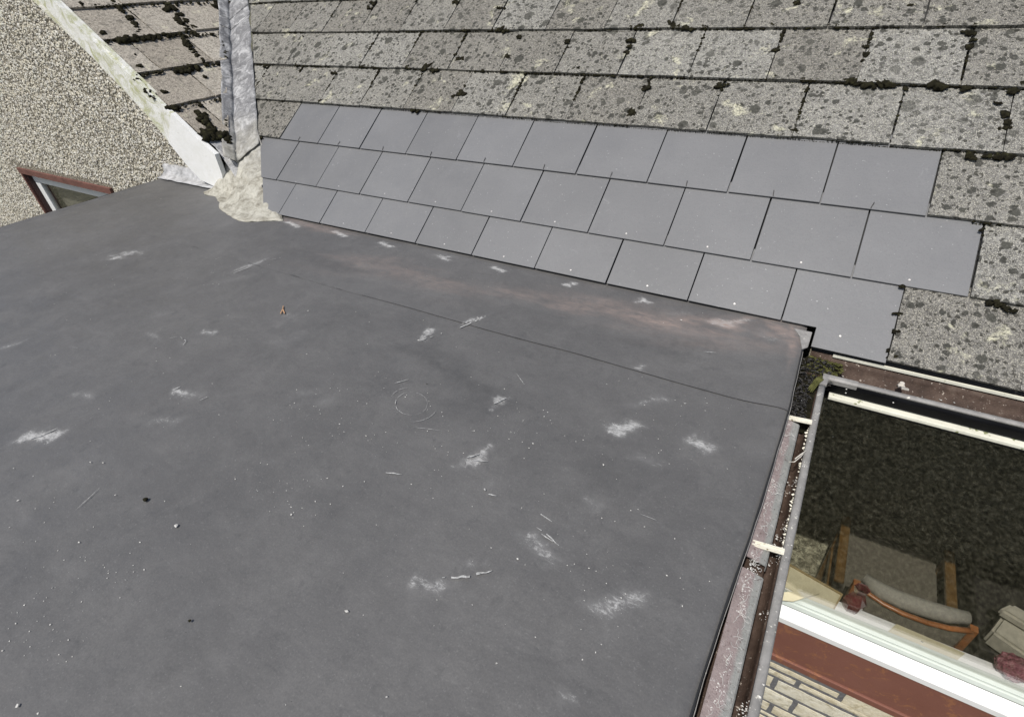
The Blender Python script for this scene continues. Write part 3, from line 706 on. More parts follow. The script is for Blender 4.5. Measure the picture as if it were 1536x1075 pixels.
for k in range(nx2):
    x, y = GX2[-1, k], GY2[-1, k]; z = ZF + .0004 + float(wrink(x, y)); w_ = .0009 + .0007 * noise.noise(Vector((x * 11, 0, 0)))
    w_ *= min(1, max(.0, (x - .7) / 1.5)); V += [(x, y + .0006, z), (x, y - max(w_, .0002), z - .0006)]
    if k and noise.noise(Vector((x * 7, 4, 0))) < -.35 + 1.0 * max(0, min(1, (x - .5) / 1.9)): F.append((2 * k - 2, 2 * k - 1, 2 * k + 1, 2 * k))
mesh_obj('lap_shadow_line', V, F, M['membrane_edge'], flat)  # thin dark ribbon put in for the shadow line along the lap
# faint second lap running across at the left
xs = [(-.55, -.52), (.2, -1.0)]
# edge: black drip skirt and thin metal line
Yl = np.concatenate([np.linspace(-.640, -2.2, 60), np.linspace(-2.3, -4.65, 12)])
V, F = [], []
for Y in Yl:
    x = float(xright(Y)); g = .0006 * math.sin(Y * 23) + .0004 * math.sin(Y * 51)
    V += [(x - .001, Y, ZF - .002), (x + .0028 + g, Y, ZF - .005), (x + .0032 + g, Y, ZF - .034), (x - .004, Y, ZF - .036)]
for i in range(len(Yl) - 1):
    for k in range(3): a = i * 4 + k; F.append((a, a + 1, a + 5, a + 4))
mesh_obj('drip_edge', V, F, M['membrane_edge'], flat, True)
V, F = [], []
for Y in Yl:
    x = float(xright(Y)) + .0006 * math.sin(Y * 23) + .0004 * math.sin(Y * 51) + .0040
    V += [(x, Y, ZF - .016), (x + .0013, Y, ZF - .016), (x + .0013, Y, ZF - .030), (x, Y, ZF - .030)]
for i in range(len(Yl) - 1):
    for k in range(4): a = i * 4 + k; b = i * 4 + (k + 1) % 4; F.append((a, b, b + 4, a + 4))
mesh_obj('edge_trim', V, F, M['grim'], flat)
V, F = [], []
for i, Y in enumerate(np.linspace(-.385, -4.65, 40)):
    x = xleft(Y); V += [(x, Y, ZF - .004), (x - .008, Y, ZF - .012), (x - .008, Y, ZF - .05)]
    if i: a = (i - 1) * 3; F += [(a, a + 3, a + 4, a + 1), (a + 1, a + 4, a + 5, a + 2)]
mesh_obj('drip_edge', V, F, M['membrane_edge'], flat)
V = [(xleft(-.40) + .01, -.40, ZF - .05), (xleft(-4.6) + .01, -4.6, ZF - .05), (2.74, -4.6, ZF - .05), (2.74, -.60, ZF - .05)]
prism('roof_boards', V, (0, 0, -.018), M['deck'], flat)
# upstand corner at the end of the slates: dirty pale folded corner
prism('folded_corner', [(2.735, -.600, ZF), (2.787, -.602, ZF + .002), (2.786, -.68, ZF - .004), (2.772, -.70, ZF - .003), (2.758, -.64, ZF)], (0, 0, .004), M['grim'], flat, .001)

# scuff lines and drops
bm = bmesh.new()
def ribbon(pts, w, z=ZF + .0016):
    P3 = [Vector(atz(x, y, z)) for x, y in pts]; Q = []
    for a, b in zip(P3, P3[1:]):
        L_ = (b - a).length; k = max(2, int(L_ / .006))
        Q += [a.lerp(b, i / k) for i in range(k)]
    Q.append(P3[-1]); d = (P3[-1] - P3[0]).normalized(); nrm = Vector((-d.y, d.x, 0)); prev = None
    for i, q in enumerate(Q):
        ww = w * .5 * (.45 + .9 * abs(noise.noise(q * 130))) * min(1, 3 * min(i + .4, len(Q) - i - .6) / len(Q) + .15)
        if noise.noise(q * 90 + Vector((5, 5, 5))) > .38: prev = None; continue
        off = nrm * noise.noise(q * 60) * w * .5
        zz = Vector((0, 0, float(wrink(q.x, q.y))))
        cur = (bm.verts.new(q + off + nrm * ww + zz), bm.verts.new(q + off - nrm * ww + zz))
        if prev: bm.faces.new((prev[0], prev[1], cur[1], cur[0]))
        prev = cur
for pts, w in (([(575, 708), (603, 711)], .004), ([(722, 727), (733, 740), (745, 743)], .005), ([(798, 761), (828, 782)], .003), ([(663, 866), (700, 864), (738, 855)], .008), ([(680, 496), (702, 486), (726, 476)], .007),
               ([(270, 505), (279, 511), (274, 518)], .003), ([(250, 508), (266, 505)], .002), ([(350, 410), (385, 396)], .004), ([(775, 560), (788, 578)], .002), ([(592, 575), (613, 569)], .003), ([(160, 385), (188, 380)], .004), ([(180, 388), (206, 376)], .005),
               ([(28, 663), (62, 652), (90, 640)], .005), ([(258, 585), (270, 580)], .006), ([(805, 790), (820, 800), (838, 818)], .004), ([(812, 800), (830, 812)], .003), ([(700, 686), (722, 680)], .005), ([(708, 690), (732, 692)], .004), ([(738, 606), (760, 596)], .005), ([(627, 512), (650, 504)], .006), ([(620, 640), (660, 645)], .0015),
               ([(113, 765), (150, 731)], .0016), ([(1055, 527), (1075, 529)], .003), ([(300, 600), (318, 592)], .003), ([(405, 390), (425, 385)], .003), ([(960, 770), (985, 780)], .002)): ribbon(pts, w)
for (rx, ry, w, a0, a1) in ((24, 17, .0022, 0, 6.4), (40, 27, .0015, .3, 1.6), (34, 24, .0016, 3.6, 4.6)):   # round stain
    ribbon([(617 + rx * math.cos(t), 605 + ry * math.sin(t)) for t in np.linspace(a0, a1, 34)], w)

sc = bm_obj('scuff_marks', bm, M['pale_marks'], flat); sc['kind'] = 'stuff'
# grit
def grit(name, pts, smin, smax, mat, parent, z, flatf=.5, wr=True):
    n_ = len(pts); b_ = np.array([[1, 0, 0], [0, 1, 0], [-1, 0, 0], [0, -1, 0], [0, 0, 1]], float)
    f_ = np.array([[0, 1, 4], [1, 2, 4], [2, 3, 4], [3, 0, 4]]); s_ = rng.uniform(smin ** .5, smax ** .5, n_) ** 2
    V = b_[None] * s_[:, None, None]; V = V + rng.normal(0, .3, V.shape) * s_[:, None, None]; V[:, :, 2] *= flatf
    V[:, :, 0] *= rng.uniform(.6, 1.7, n_)[:, None]
    V[:, :, 0] += pts[:, 0][:, None]; V[:, :, 1] += pts[:, 1][:, None]; V[:, :, 2] = np.abs(V[:, :, 2]) + (pts[:, 2][:, None] if pts.shape[1] > 2 else z)
    o = fast_mesh(name, V, (f_[None] + (np.arange(n_) * 5)[:, None, None]).reshape(-1, 3), mat, parent); o['kind'] = 'stuff'; return o
def onroof(n_, y0=-.62, y1=-2.6):
    X = rng.uniform(-1.0, 2.74, n_); Y = rng.uniform(y1, y0, n_); return np.stack([X, Y, ZF + wrink(X, Y) - .002], -1)
P_ = [onroof(520)]
for (u, v, ru, rv, k) in ((1020, 620, 120, 60, 60), (880, 850, 160, 90, 70), (640, 640, 120, 80, 90), (470, 620, 60, 40, 50), (130, 850, 110, 90, 60), (420, 730, 60, 40, 40), (700, 410, 60, 20, 90), (600, 400, 60, 20, 50), (1080, 500, 90, 16, 60), (940, 470, 100, 14, 60), (70, 940, 60, 60, 40), (330, 400, 60, 20, 40), (780, 640, 60, 30, 40)):
    q = np.array([atz(u + a * ru * .6, v + b * rv * .6, ZF) for a, b in rng.normal(0, 1, (k, 2))]); q[:, 2] = ZF + wrink(q[:, 0], q[:, 1]) - .001; P_.append(q[q[:, 1] < -.6])
P_ = np.concatenate(P_); grit('pale_grit', P_, .0003, .0017, M['grit'], flat, 0)
bigp = np.array([atz(*p, ZF + .001) for p in [(27, 750), (173, 742), (135, 693), (437, 771), (520, 916), (20, 702), (118, 813), (154, 694), (245, 560), (234, 522), (718, 478), (905, 697), (1022, 480), (628, 510), (662, 500), (25, 1058), (580, 1045), (462, 466)]]); grit('pale_crumbs', bigp, .0018, .0034, M['grit'], flat, 0)
grit('dark_grit', onroof(60), .0005, .0016, M['darkgrit'], flat, 0)
# loose single bits
def lump(name, label, cat, p, r, mat, sx=1.3):
    bm = bmesh.new(); bmesh.ops.create_icosphere(bm, subdivisions=2, radius=r)
    for v in bm.verts: v.co *= 1 + .35 * noise.noise(v.co * (1.6 / r)); v.co.x *= sx; v.co.z *= .7
    o = bm_obj(name, bm, M[mat]); o.location = Vector(p) + Vector((0, 0, r * .55)); return tag(o, label, cat)
lump('moss_lump', 'black crumb of moss lying alone on the left of the flat roof', 'moss', atz(219, 750, ZF), .0052, 'moss')
lump('pebble', 'pale pinkish pebble on the lower left of the flat roof', 'pebble', atz(265, 789, ZF), .0038, 'grit')
lump('soil_crumb', 'tiny dark crumb low on the flat roof near its bottom left', 'debris', atz(285, 931, ZF), .0025, 'moss')
bm = bmesh.new(); z_ = ZF + .003
for pts in ([(425, 459), (424, 464), (421, 470)], [(424, 463), (427, 470)]): tube(bm, [atz(*p, z_) for p in pts], .0022, 6)
tag(bm_obj('dry_twig', bm, M['twig']), 'small orange forked dry twig on the flat roof below the valley foot', 'twig')

# ================================================================== MOSS ON THE ROOFS
def moss_mesh(name, items, mat, parent):
    """items: (pos, normal, radius)"""
    bm = bmesh.new(); bmesh.ops.create_icosphere(bm, subdivisions=2, radius=1); bv = np.array([v.co[:] for v in bm.verts]); bf = np.array([[v.index for v in f.verts] for f in bm.faces]); bm.free()
    Vs, Fs = [], []
    for i, (p, nn, r) in enumerate(items):
        nn = Vector(nn); q = nn.to_track_quat('Z', 'X').to_matrix(); R_ = np.array(q) @ np.array(Matrix.Rotation(random.uniform(0, 6.3), 3, 'Z'))
        d = 1 + rng.normal(0, .24, (len(bv), 1)); b_ = bv * d * np.array([random.uniform(.8, 1.5), random.uniform(.7, 1.1), .62]) * r
        Vs.append(b_ @ R_.T + np.array(p)); Fs.append(bf + i * len(bv))
    o = fast_mesh(name, np.concatenate(Vs), np.concatenate(Fs), mat, parent); o['kind'] = 'stuff'; return o
items = []
def on_main(x, y): return at(x, y, (0, -ST, CT), .014)
def addm(x, y, rpx, spread=0, k=1, plane=None, nn=MNn):
    for _ in range(k):
        p = (plane or on_main)(x + random.gauss(0, spread), y + random.gauss(0, spread * .35)); dist_ = np.linalg.norm(p - CAM)
        items.append((p, nn, rpx * dist_ / FPX * random.uniform(.5, 1.0)))
big = [(697, 45, 6), (745, 46, 5), (750, 44, 8), (760, 45, 4), (1007, 36, 7), (1012, 41, 6), (1030, 42, 7), (1055, 41, 5), (960, 42, 4), (1258, 40, 6), (1245, 37, 3), (1160, 38, 4), (1180, 40, 3), (1270, 40, 4), (1400, 38, 3), (1465, 38, 6), (1412, 38, 5), (1440, 38, 4),
       (945, 60, 6), (943, 70, 5), (940, 78, 5), (957, 42, 7), (1163, 75, 6), (1300, 70, 4), (1298, 82, 5), (1456, 50, 7), (1457, 70, 6), (1460, 60, 4), (1535, 125, 6),
       (613, 101, 5), (637, 101, 8), (635, 104, 5), (652, 105, 6), (725, 106, 5), (755, 107, 5), (690, 88, 5), (693, 141, 8), (690, 137, 5), (622, 165, 6), (545, 100, 5), (560, 101, 4), (447, 97, 4),
       (1275, 122, 8), (1292, 126, 9), (1305, 128, 8), (1328, 126, 8), (1340, 128, 6), (1300, 120, 5), (1215, 121, 5), (1203, 120, 6), (1405, 128, 9), (1412, 131, 6), (1450, 133, 6), (1520, 136, 7), (1160, 115, 5), (1145, 118, 4), (1083, 128, 7), (972, 131, 6), (970, 133, 5), (950, 168, 7), (948, 172, 5), (866, 103, 4), (918, 114, 4), (960, 114, 4),
       (1512, 172, 7), (1511, 185, 6), (1508, 192, 5), (1496, 155, 4), (1194, 195, 6), (1195, 201, 4), (1455, 236, 6), (1454, 231, 5), (1480, 234, 5), (1505, 234, 6), (1515, 236, 6), (1500, 236, 7), (1497, 455, 8), (1508, 462, 6), (1520, 466, 5), (1334, 525, 5), (1338, 535, 7), (1352, 430, 4), (1347, 470, 4), (1345, 497, 5), (1472, 345, 3),
       (501, 110, 4), (486, 151, 5), (396, 100, 3), (560, 5, 5), (553, 12, 4), (683, 3, 5), (1195, 5, 5), (1365, 8, 4), (750, 12, 4), (778, 55, 5), (850, 62, 5), (760, 85, 5), (683, 82, 3), (390, 207, 3)]
for x, y, r in big: addm(x, y, r * .48, r * .6, 8)
# thin moss threads along all course lines and joints of the old tiles
def roofpt(i, j): return MO + MU * (i * W) + MV * (j * G) + MNn * .006
def thread(i0, j0, i1, j1, dens, r0, r1, thr=.0):
    L_ = math.hypot((i1 - i0) * W, (j1 - j0) * G); n_ = int(L_ / .01 * dens)
    for k in range(n_):
        t = random.random(); p = roofpt(i0 + (i1 - i0) * t, j0 + (j1 - j0) * t)
        if p.x < -.378 - .97 * p.y - .02: continue
        g = noise.noise(Vector((p.x * 6, p.y * 6, 2.2)))
        if g < thr: continue
        items.append((p + MNn * .004 + Vector((random.gauss(0, .002), random.gauss(0, .002), 0)), MNn, random.uniform(r0, r1) * (1 + max(0, g))))
for j in (-4, -3, -2, -1): thread(-8, j, 18, j, 1.4, .0018, .0050, -.12)
for j, a, b, r in ((-4, -8, 18, .0022), (-3, -8, 18, .0022), (-2, -8, 18, .0022), (-1, -8, 18, .0022), (0, -8, 18, .0016), (1, 10.4, 18, .0019), (2, 9.97, 18, .0019)):  # close moss beads that also darken the tile edges, painting shade under each course
    n_ = int((b - a) * W / .0042)
    for k in range(n_):
        p = roofpt(a + (b - a) * (k + random.random()) / n_, j) + MV * .0035 - MNn * .002
        if p.x > -.378 - .97 * p.y - .02 and random.random() < .93: items.append((p, MNn, r * random.uniform(.7, 1.35)))
thread(-8, 0, 10, 0, .8, .0015, .003, .05); thread(10, 0, 18, 0, 1.4, .002, .006, -.1); thread(10.4, 1, 18, 1, .8, .0015, .004); thread(9.97, 2, 18, 2, 1.2, .002, .006, -.1)
for j in range(-5, 0):
    off = .5 if (j % 2) else 0
    for i in range(-10, 18):
        thread(i + off, j, i + off, j + 1, random.choice((.4, .9, 1.6, 2.6)), .0014, .0062, random.uniform(-.3, .12))
for i in range(10, 18): thread(i, 0, i, 1, .6, .0015, .004, -.1); thread(i + .5, 1, i + .5, 2, .6, .0015, .004, -.1); thread(i + 1, 2, i + 1, 3, .8, .0015, .005, -.1)
moss_mesh('moss', items, M['moss'], roof)
items = []
pside = lambda x, y: at(x, y, (ST, 0, CT), ST * XV + .016)
def mline(x0, y0, x1, y1, r, k, sp_=1.5):
    for q in range(k):
        t = random.random(); addm(x0 + (x1 - x0) * t + random.gauss(0, sp_), y0 + (y1 - y0) * t + random.gauss(0, sp_), r * random.uniform(.45, 1.08), 0, 1, pside, SN)
mline(112, 10, 335, 3, 2.2, 70); mline(152, 63, 333, 50, 2.0, 60); mline(168, 61, 215, 58, 4.5, 26); mline(215, 56, 295, 50, 3.2, 34); mline(177, 8, 205, 40, 3.6, 26); mline(205, 40, 216, 54, 2, 6); mline(250, 8, 290, 50, 3.8, 26, 2.5); mline(262, 25, 275, 38, 4.5, 10)
mline(205, 113, 333, 95, 2.2, 50); mline(262, 107, 300, 101, 5, 20); mline(272, 54, 285, 72, 4, 14); mline(285, 72, 310, 97, 3.2, 20); mline(203, 115, 230, 146, 3.2, 16, 2.5); mline(252, 163, 336, 148, 2, 36); mline(250, 162, 266, 161, 4.5, 7); mline(286, 157, 300, 155, 3, 6); mline(290, 163, 312, 186, 4.2, 20, 2.5); mline(308, 182, 325, 200, 5.5, 20, 3); mline(310, 202, 345, 204, 6, 30, 4)
mline(322, 5, 332, 14, 4, 8); mline(333, 60, 338, 86, 2.5, 10); mline(338, 178, 342, 215, 3, 10); mline(118, 33, 200, 115, 1.5, 20, 1); mline(340, 203, 346, 215, 4, 6)
for q in ((155, 50, 4), (210, 100, 5), (247, 138, 3.5), (122, 6, 4), (170, 3, 4), (203, 82, 2), (307, 115, 3), (345, 5, 5), (351, 6, 4)):
    for _ in range(2): addm(q[0], q[1], q[2] * .8, 1, 1, pside, SN)
for (y, xa, xb) in jointlist:
    for k in range(46):
        if noise.noise(Vector((xa * 5 + k * .09, y * 9, 1))) < -.12: continue
        t = random.random(); items.append((sp(y + random.gauss(0, .0018), xa + (xb - xa) * t, .008), SN, random.uniform(.0025, .0052)))
moss_mesh('moss', items, M['moss'], sroof)

# ================================================================== EAVES GUTTER (main roof)
eg = thing('eaves_gutter', 'brown eaves gutter with black front face under the old tiles above the window', 'gutter', (4, -.69, -.5))
GX0, GX1 = 2.862, 8.3
def prof_y(pts): return [Vector((0, y, z)) for y, z in pts]
th_ = [(-.622, -.448), (-.626, -.475), (-.645, -.502), (-.680, -.514), (-.712, -.502), (-.730, -.475), (-.733, -.455)]
th_in = th_ + [(y - .000, z - .003) for y, z in th_[::-1]]
sweep('trough', prof_y(th_in), (2.80, 0, 0), (GX1, 0, 0), M['gbrown'], eg, True, n=60, wob=.002)
box('back_strip', (2.86, GX1, -.627, -.620, -.452, -.444), M['trimcream'], eg)
sweep('rim', prof_y([(-.730, -.451), (-.734, -.446), (-.744, -.446), (-.7485, -.450), (-.747, -.455), (-.733, -.456)]), (2.845, 0, 0), (GX1, 0, 0), M['grim'], eg, True, n=60, wob=.0012)
sweep('front_face', prof_y([(-.7465, -.4555), (-.7475, -.472), (-.7440, -.477), (-.7450, -.492), (-.740, -.4985), (-.725, -.4985), (-.7345, -.490), (-.735, -.4565)]), (2.858, 0, 0), (GX1, 0, 0), M['gblack'], eg, True, n=1)
sweep('union', prof_y([(-.7275, -.449), (-.734, -.4435), (-.7455, -.4435), (-.751, -.449), (-.7505, -.463), (-.7490, -.463), (-.7485, -.457), (-.733, -.457)]), (2.845, 0, 0), (2.935, 0, 0), M['grim'], eg, False)
for x_, z_ in ((2.912, -.4685), (2.914, -.482), (3.03, -.474)):
    bm = bmesh.new(); bmesh.ops.create_icosphere(bm, subdivisions=1, radius=.0022); o = bm_obj('screw', bm, M['fleck'], eg); o.location = (x_, -.7495, z_)
# clip bracket
bm = bmesh.new(); cx = 3.045
Q = [(-.655, -.492), (-.665, -.478), (-.690, -.470), (-.712, -.452), (-.728, -.4435), (-.735, -.441)]
for a, b in zip(Q, Q[1:]):
    vs = [bm.verts.new((cx + sx * w_, y, z)) for (y, z), sx in ((a, -1), (a, 1), (b, 1), (b, -1)) for w_ in (.0075,)]
    bm.faces.new(vs)
bm.free(); sweep('clip', prof_y([(y, z + .012) for y, z in Q] + [(y, z + .008) for y, z in Q[::-1]]), (cx - .0085, 0, 0), (cx + .0085, 0, 0), M['clip'], eg)
bm = bmesh.new(); bmesh.ops.create_cone(bm, cap_ends=True, segments=12, radius1=.009, radius2=.006, depth=.010); o = bm_obj('clip_knob', bm, M['clip'], eg); o.location = (cx, -.668, -.462)
# fascia behind gutter
box('fascia_board', (2.865, 8.0, -.617, -.600, -.62, -.447), M['darkbrown'], eg)

# ================================================================== SIDE GUTTER (flat roof)
sg = thing('side_gutter', 'grimy brown gutter with grey rim along the right edge of the flat roof', 'gutter', (2.82, -2, -.5))
def prof_x(pts): return [Vector((x, 0, z)) for x, z in pts]
YE = -4.6
def wobbly(y): return 0
tp = [(2.8145, -.462), (2.8140, -.495), (2.8200, -.512), (2.8290, -.512), (2.8370, -.495), (2.8400, -.452)]
sweep('trough', prof_x(tp + [(x + (.001 if x > 2.825 else -.001), z - .003) for x, z in tp[::-1]]), (0, -.775, 0), (0, YE, 0), M['gbrown'], sg, True, n=80, wob=.0012)
sweep('rim', prof_x([(2.8385, -.452), (2.8395, -.446), (2.8440, -.4435), (2.8520, -.4435), (2.8565, -.447), (2.8570, -.463), (2.8540, -.490), (2.8515, -.490), (2.8530, -.463), (2.8520, -.4520)]), (0, -.792, 0), (0, YE, 0), M['grim'], sg, True, n=80, wob=.0012)
# corner piece
prism('corner', [(2.8345, -.790, -.4420), (2.8585, -.790, -.4420), (2.8620, -.7465, -.4420), (2.8470, -.7420, -.4420)], (0, 0, -.010), M['grim'], sg, .0015)
prism('corner_side', [(2.8545, -.790, -.452), (2.8580, -.790, -.452), (2.8605, -.7475, -.452), (2.8570, -.7475, -.452)], (0, 0, -.07), M['gblack'], sg)
# inner ledge in two lengths with a broken gap between
def ledge(y0, y1):
    n_ = 30; V, F = [], []
    for i in range(n_ + 1):
        y = y0 + (y1 - y0) * i / n_; e = .0012 * noise.noise(Vector((y * 20, 1, 1))); k = .004 * (i == 0 or i == n_)
        V += [(2.770, y, -.440), (2.785, y, -.4425 + e), (2.8125 + e, y, -.4500), (2.8145 + e, y, -.4520), (2.8145 + e, y, -.466)]
        if i:
            a = (i - 1) * 5
            for q in range(4): F.append((a + q, a + q + 1, a + q + 6, a + q + 5))
    o = mesh_obj('ledge', V, F, M['ledge'], sg, False); md = o.modifiers.new('thickness', 'SOLIDIFY'); md.thickness = .002; return o
ledge(-.985, -1.455); ledge(-1.485, YE)
box('backing', (2.757, 2.8135, YE, -.66, -.53, -.468), M['gbrown'], sg)
for y0 in (-.975, -1.413):
    bm = bmesh.new(); a = .010
    box_bm(bm, 2.777, 2.842, y0 - .0075, y0 + .0075, -.4440, -.4405, bev=.0008); box_bm(bm, 2.779, 2.841, y0 - .0062, y0 - .0030, -.4403, -.4375, bev=.0006); box_bm(bm, 2.779, 2.841, y0 + .0030, y0 + .0062, -.4403, -.4375, bev=.0006)
    for v in bm.verts: v.co.y += (v.co.x - 2.80) * .12
    bm_obj('strap', bm, M['strap'], sg)
# litter in the corner where the two gutters meet
def curl(bm, c, r, nrm_noise=1.0):
    """a curled bit of dead leaf"""
    c = Vector(c); rot = Matrix.Rotation(random.uniform(0, 6.3), 3, 'Z') @ Matrix.Rotation(random.uniform(-.9, .9), 3, 'X')
    n_ = 4; prev = None; L_ = r * random.uniform(.8, 1.6); bend = random.uniform(.3, 1.2)
    for i in range(n_ + 1):
        t = i / n_ - .5; w = r * .45 * math.cos(t * 2.6)
        p = Vector((t * 2 * L_, 0, -bend * L_ * t * t * 2)); cur = [bm.verts.new(c + rot @ (p + Vector((0, s_ * w, abs(s_) * w * .5)))) for s_ in (-1, 0, 1)]
        if prev: bm.faces.new((prev[0], prev[1], cur[1], cur[0])); bm.faces.new((prev[1], prev[2], cur[2], cur[1]))
        prev = cur
bm = bmesh.new()
for _ in range(900):
    y = random.uniform(-.955, -.655); x = random.uniform(2.782, 2.838 if y < -.76 else 2.87); h = -.452 - .02 * random.random() - (.02 if x > 2.825 and y < -.80 else 0)
    if y < -.80 and x > 2.822 and random.random() < .8: continue
    curl(bm, (x, y, h), random.uniform(.003, .007))
tag(bm_obj('leaf_litter', bm, M['litter']), 'wet black leaf litter clogging the corner where the two gutters meet', 'leaf litter', kind='stuff')
box('litter_bed', (2.775, 2.836, -.955, -.64, -.50, -.462), M['moss'], sg)
it = []
for _ in range(420):
    x = random.uniform(2.80, 2.905); y = random.uniform(-.735, -.632)
    if x > 2.86 + .04 * random.random(): continue
    it.append(((x, y, -.462 - random.uniform(0, .012)), (0, 0, 1), random.uniform(.003, .006)))
gm = moss_mesh('green_moss', it, M['gmoss'], None); tag(gm, 'patch of olive green moss filling the end of the eaves gutter', 'moss')
bm = bmesh.new()
for k in range(9):
    x0 = 2.842 + random.uniform(-.008, .004); y0 = -.765 + random.uniform(-.012, .012)
    tube(bm, [(x0, y0, -.440), (x0 - .008, y0 - .022, -.440), (x0 - .019, y0 - .045 - .02 * random.random(), -.452)], [.0035, .003, .0008], 5, .5)
tag(bm_obj('grass_tuft', bm, M['gmoss']), 'yellow-green tuft hanging over the inside of the gutter corner', 'moss')
# white flecks and threads
P_ = []
for _ in range(1500):
    y = random.uniform(-1.9, -.99)
    if noise.noise(Vector((y * 9, 0, 0))) < -.05: continue
    x = 2.783 + abs(random.gauss(0, .010)) + random.choice((0, 0, .004))
    if x < 2.813: P_.append((x, y, -.4405 - (x - 2.783) * .3))
for _ in range(700):
    y = random.uniform(-1.95, -.97)
    if noise.noise(Vector((y * 7, 3, 0))) < .05: continue
    x = 2.8395 - abs(random.gauss(0, .004)) if random.random() < .6 else random.uniform(2.818, 2.838)
    P_.append((x, y, -.462 - (2.8395 - x) * 2.0))
for _ in range(70): P_.append((random.uniform(2.84, 2.856), random.uniform(-1.9, -.8), -.4425))
grit('white_flecks', np.array(P_), .0005, .0019, M['fleck'], sg, 0, .8)
P_ = [(random.uniform(2.87, 4.0), random.uniform(-.72, -.635), -.500 - .01 * random.random()) for _ in range(260)]
P_ = [(x, y, -.514 + abs(y + .68) ** 2 * 9 + .002) for x, y, z in P_]
grit('white_flecks', np.array(P_), .0006, .0022, M['fleck'], eg, 0, .8)
P_ = np.array([(random.uniform(2.8355, 2.8395), random.choice((-1.0, -1.08, -1.12, -1.2, -1.26, -1.3, -1.36)) + random.gauss(0, .02), -.456) for _ in range(60)])
grit('yellow_crumbs', P_, .0015, .0038, M['strap'], sg, 0, .8)
bm = bmesh.new()
for _ in range(90):
    y = random.uniform(-1.88, -1.02); x = 2.785 + abs(random.gauss(0, .008)); p = [Vector((x, y, -.4385))]; a = random.uniform(0, 6.3)
    for k in range(5): a += random.uniform(-1.2, 1.2); p.append(p[-1] + Vector((math.cos(a) * .0035, math.sin(a) * .0045, random.uniform(-.0006, .0004))))
    if all(2.78 < q.x < 2.813 for q in p): tube(bm, p, .0004, 4)
o = bm_obj('white_threads', bm, M['fleck'], sg); o['kind'] = 'stuff'
bm = bmesh.new(); tube(bm, [(2.811, -1.135, -.447), (2.822, -1.137, -.440), (2.833, -1.115, -.437), (2.840, -1.09, -.440)], [.0008, .0012, .0012, .0008], 6)
tube(bm, [(2.822, -1.125, -.441), (2.835, -1.102, -.436), (2.8415, -1.085, -.440)], [.0015, .0015, .0008], 6)
tag(bm_obj('bent_twig', bm, M['clip']), 'thin grey bent twig bridging the side gutter between the two straps', 'twig')
for k, (x_, y_, r_) in enumerate(((2.862, -1.345, .0085), (2.862, -1.37, .011))): pass

# ================================================================== HOUSE WINDOW
hw = thing('house_window', 'wide white-framed window under the eaves gutter with a dim room behind', 'window', (4, -.74, -1.66))
X0, X1 = 2.875, 5.6
zh0 = -.535; zh1 = -.513
box('head_trim', (X0, X1, -.761, -.70, -.5120, -.5010), M['trimcream'], hw, .002)
box('head_frame', (X0, X1, -.738, -.68, -.535, -.5145), M['darktrim'], hw)
box('glazing_rail', (X0, X1, -.752, -.700, -1.590, -1.563), M['sealgreen'], hw, .004)
box('glazing_bead', (X0, X1, -.744, -.704, -1.562, -1.553), M['sealgreen'], hw, .002)
for q in (X0 - .055, 4.45, X1): box('frame_post', (q, q + .045, -.7485, -.692, -1.553, -.5355), M['upvc'], hw)
box('pane', (X0 - .009, X1, -.7285, -.7235, -1.553, -.5355), M['glass'], hw)
sw = prism('sill', [(X0 - .02, -.7525, -1.588), (X0 - .02, -.806, -1.600), (X0 - .02, -.806, -1.634), (X0 - .02, -.7525, -1.634)], (X1 - X0 + .05, 0, 0), M['upvc'], hw, .002)
box('apron_board', (X0 - .02, X1 + .03, -.794, -.752, -1.895, -1.6355), M['redboard'], hw, .003)
box('apron_lip', (X0 - .02, X1 + .03, -.803, -.752, -1.935, -1.8965), M['redboard'], hw, .004)
box('inner_sill', (X0 + .003, X1, -.701, -.640, -1.600, -1.580), M['upvc'], hw, .002)
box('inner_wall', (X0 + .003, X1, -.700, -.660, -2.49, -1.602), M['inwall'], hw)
# things on the inner sill and in the room
ZS = -1.580
def flatbox(name, label, cat, q, z, t, mat):
    return tag(prism(name, [atz(*p, z) for p in q], (0, 0, -t), M[mat], None, .0008), label, cat)
o = thing('cream_board', 'cream card with two small slots lying flat on the inner sill', 'board', atz(1385, 968, ZS))
prism('card', [atz(*p, ZS + .008) for p in ((1319, 958), (1345, 935), (1448, 979), (1425, 998))], (0, 0, -.007), M['card'], o, .0008)
for (x, y) in ((1383, 962), (1414, 983)):
    p = atz(x, y, ZS + .0085); box('slot', (p[0] - .004, p[0] + .004, p[1] - .0016, p[1] + .0016, p[2] - .0002, p[2] + .0006), M['darktrim'], o)
o = thing('shallow_tray', 'long cream tray with tan rim leaning at the left end of the inner sill', 'tray', atz(1220, 880, ZS))
P0, P1, P2, P3 = [Vector(p) for p in (atz(1183, 846, ZS + .030), atz(1264, 892, ZS + .030), atz(1250, 917, ZS + .012), atz(1176, 878, ZS + .012))]
prism('base', [P0, P1, P2, P3], (0, 0, -.006), M['card'], o, .0006)
for a, b in ((P0, P1), (P1, P2), (P3, P0)):
    d = (b - a).normalized(); nn = Vector((-d.y, d.x, 0)) * .006
    prism('rim', [a, b, b - nn, a - nn], (0, 0, .009), M['card2'], o, .0006)
o = tag(prism('card_strip', [atz(*p, ZS + .05) for p in ((1172, 888), (1224, 882), (1230, 889), (1190, 901), (1170, 899))], (0, 0, -.006), M['card'], None, .0008), 'narrow cream card strip lying across the tray on the inner sill', 'card')
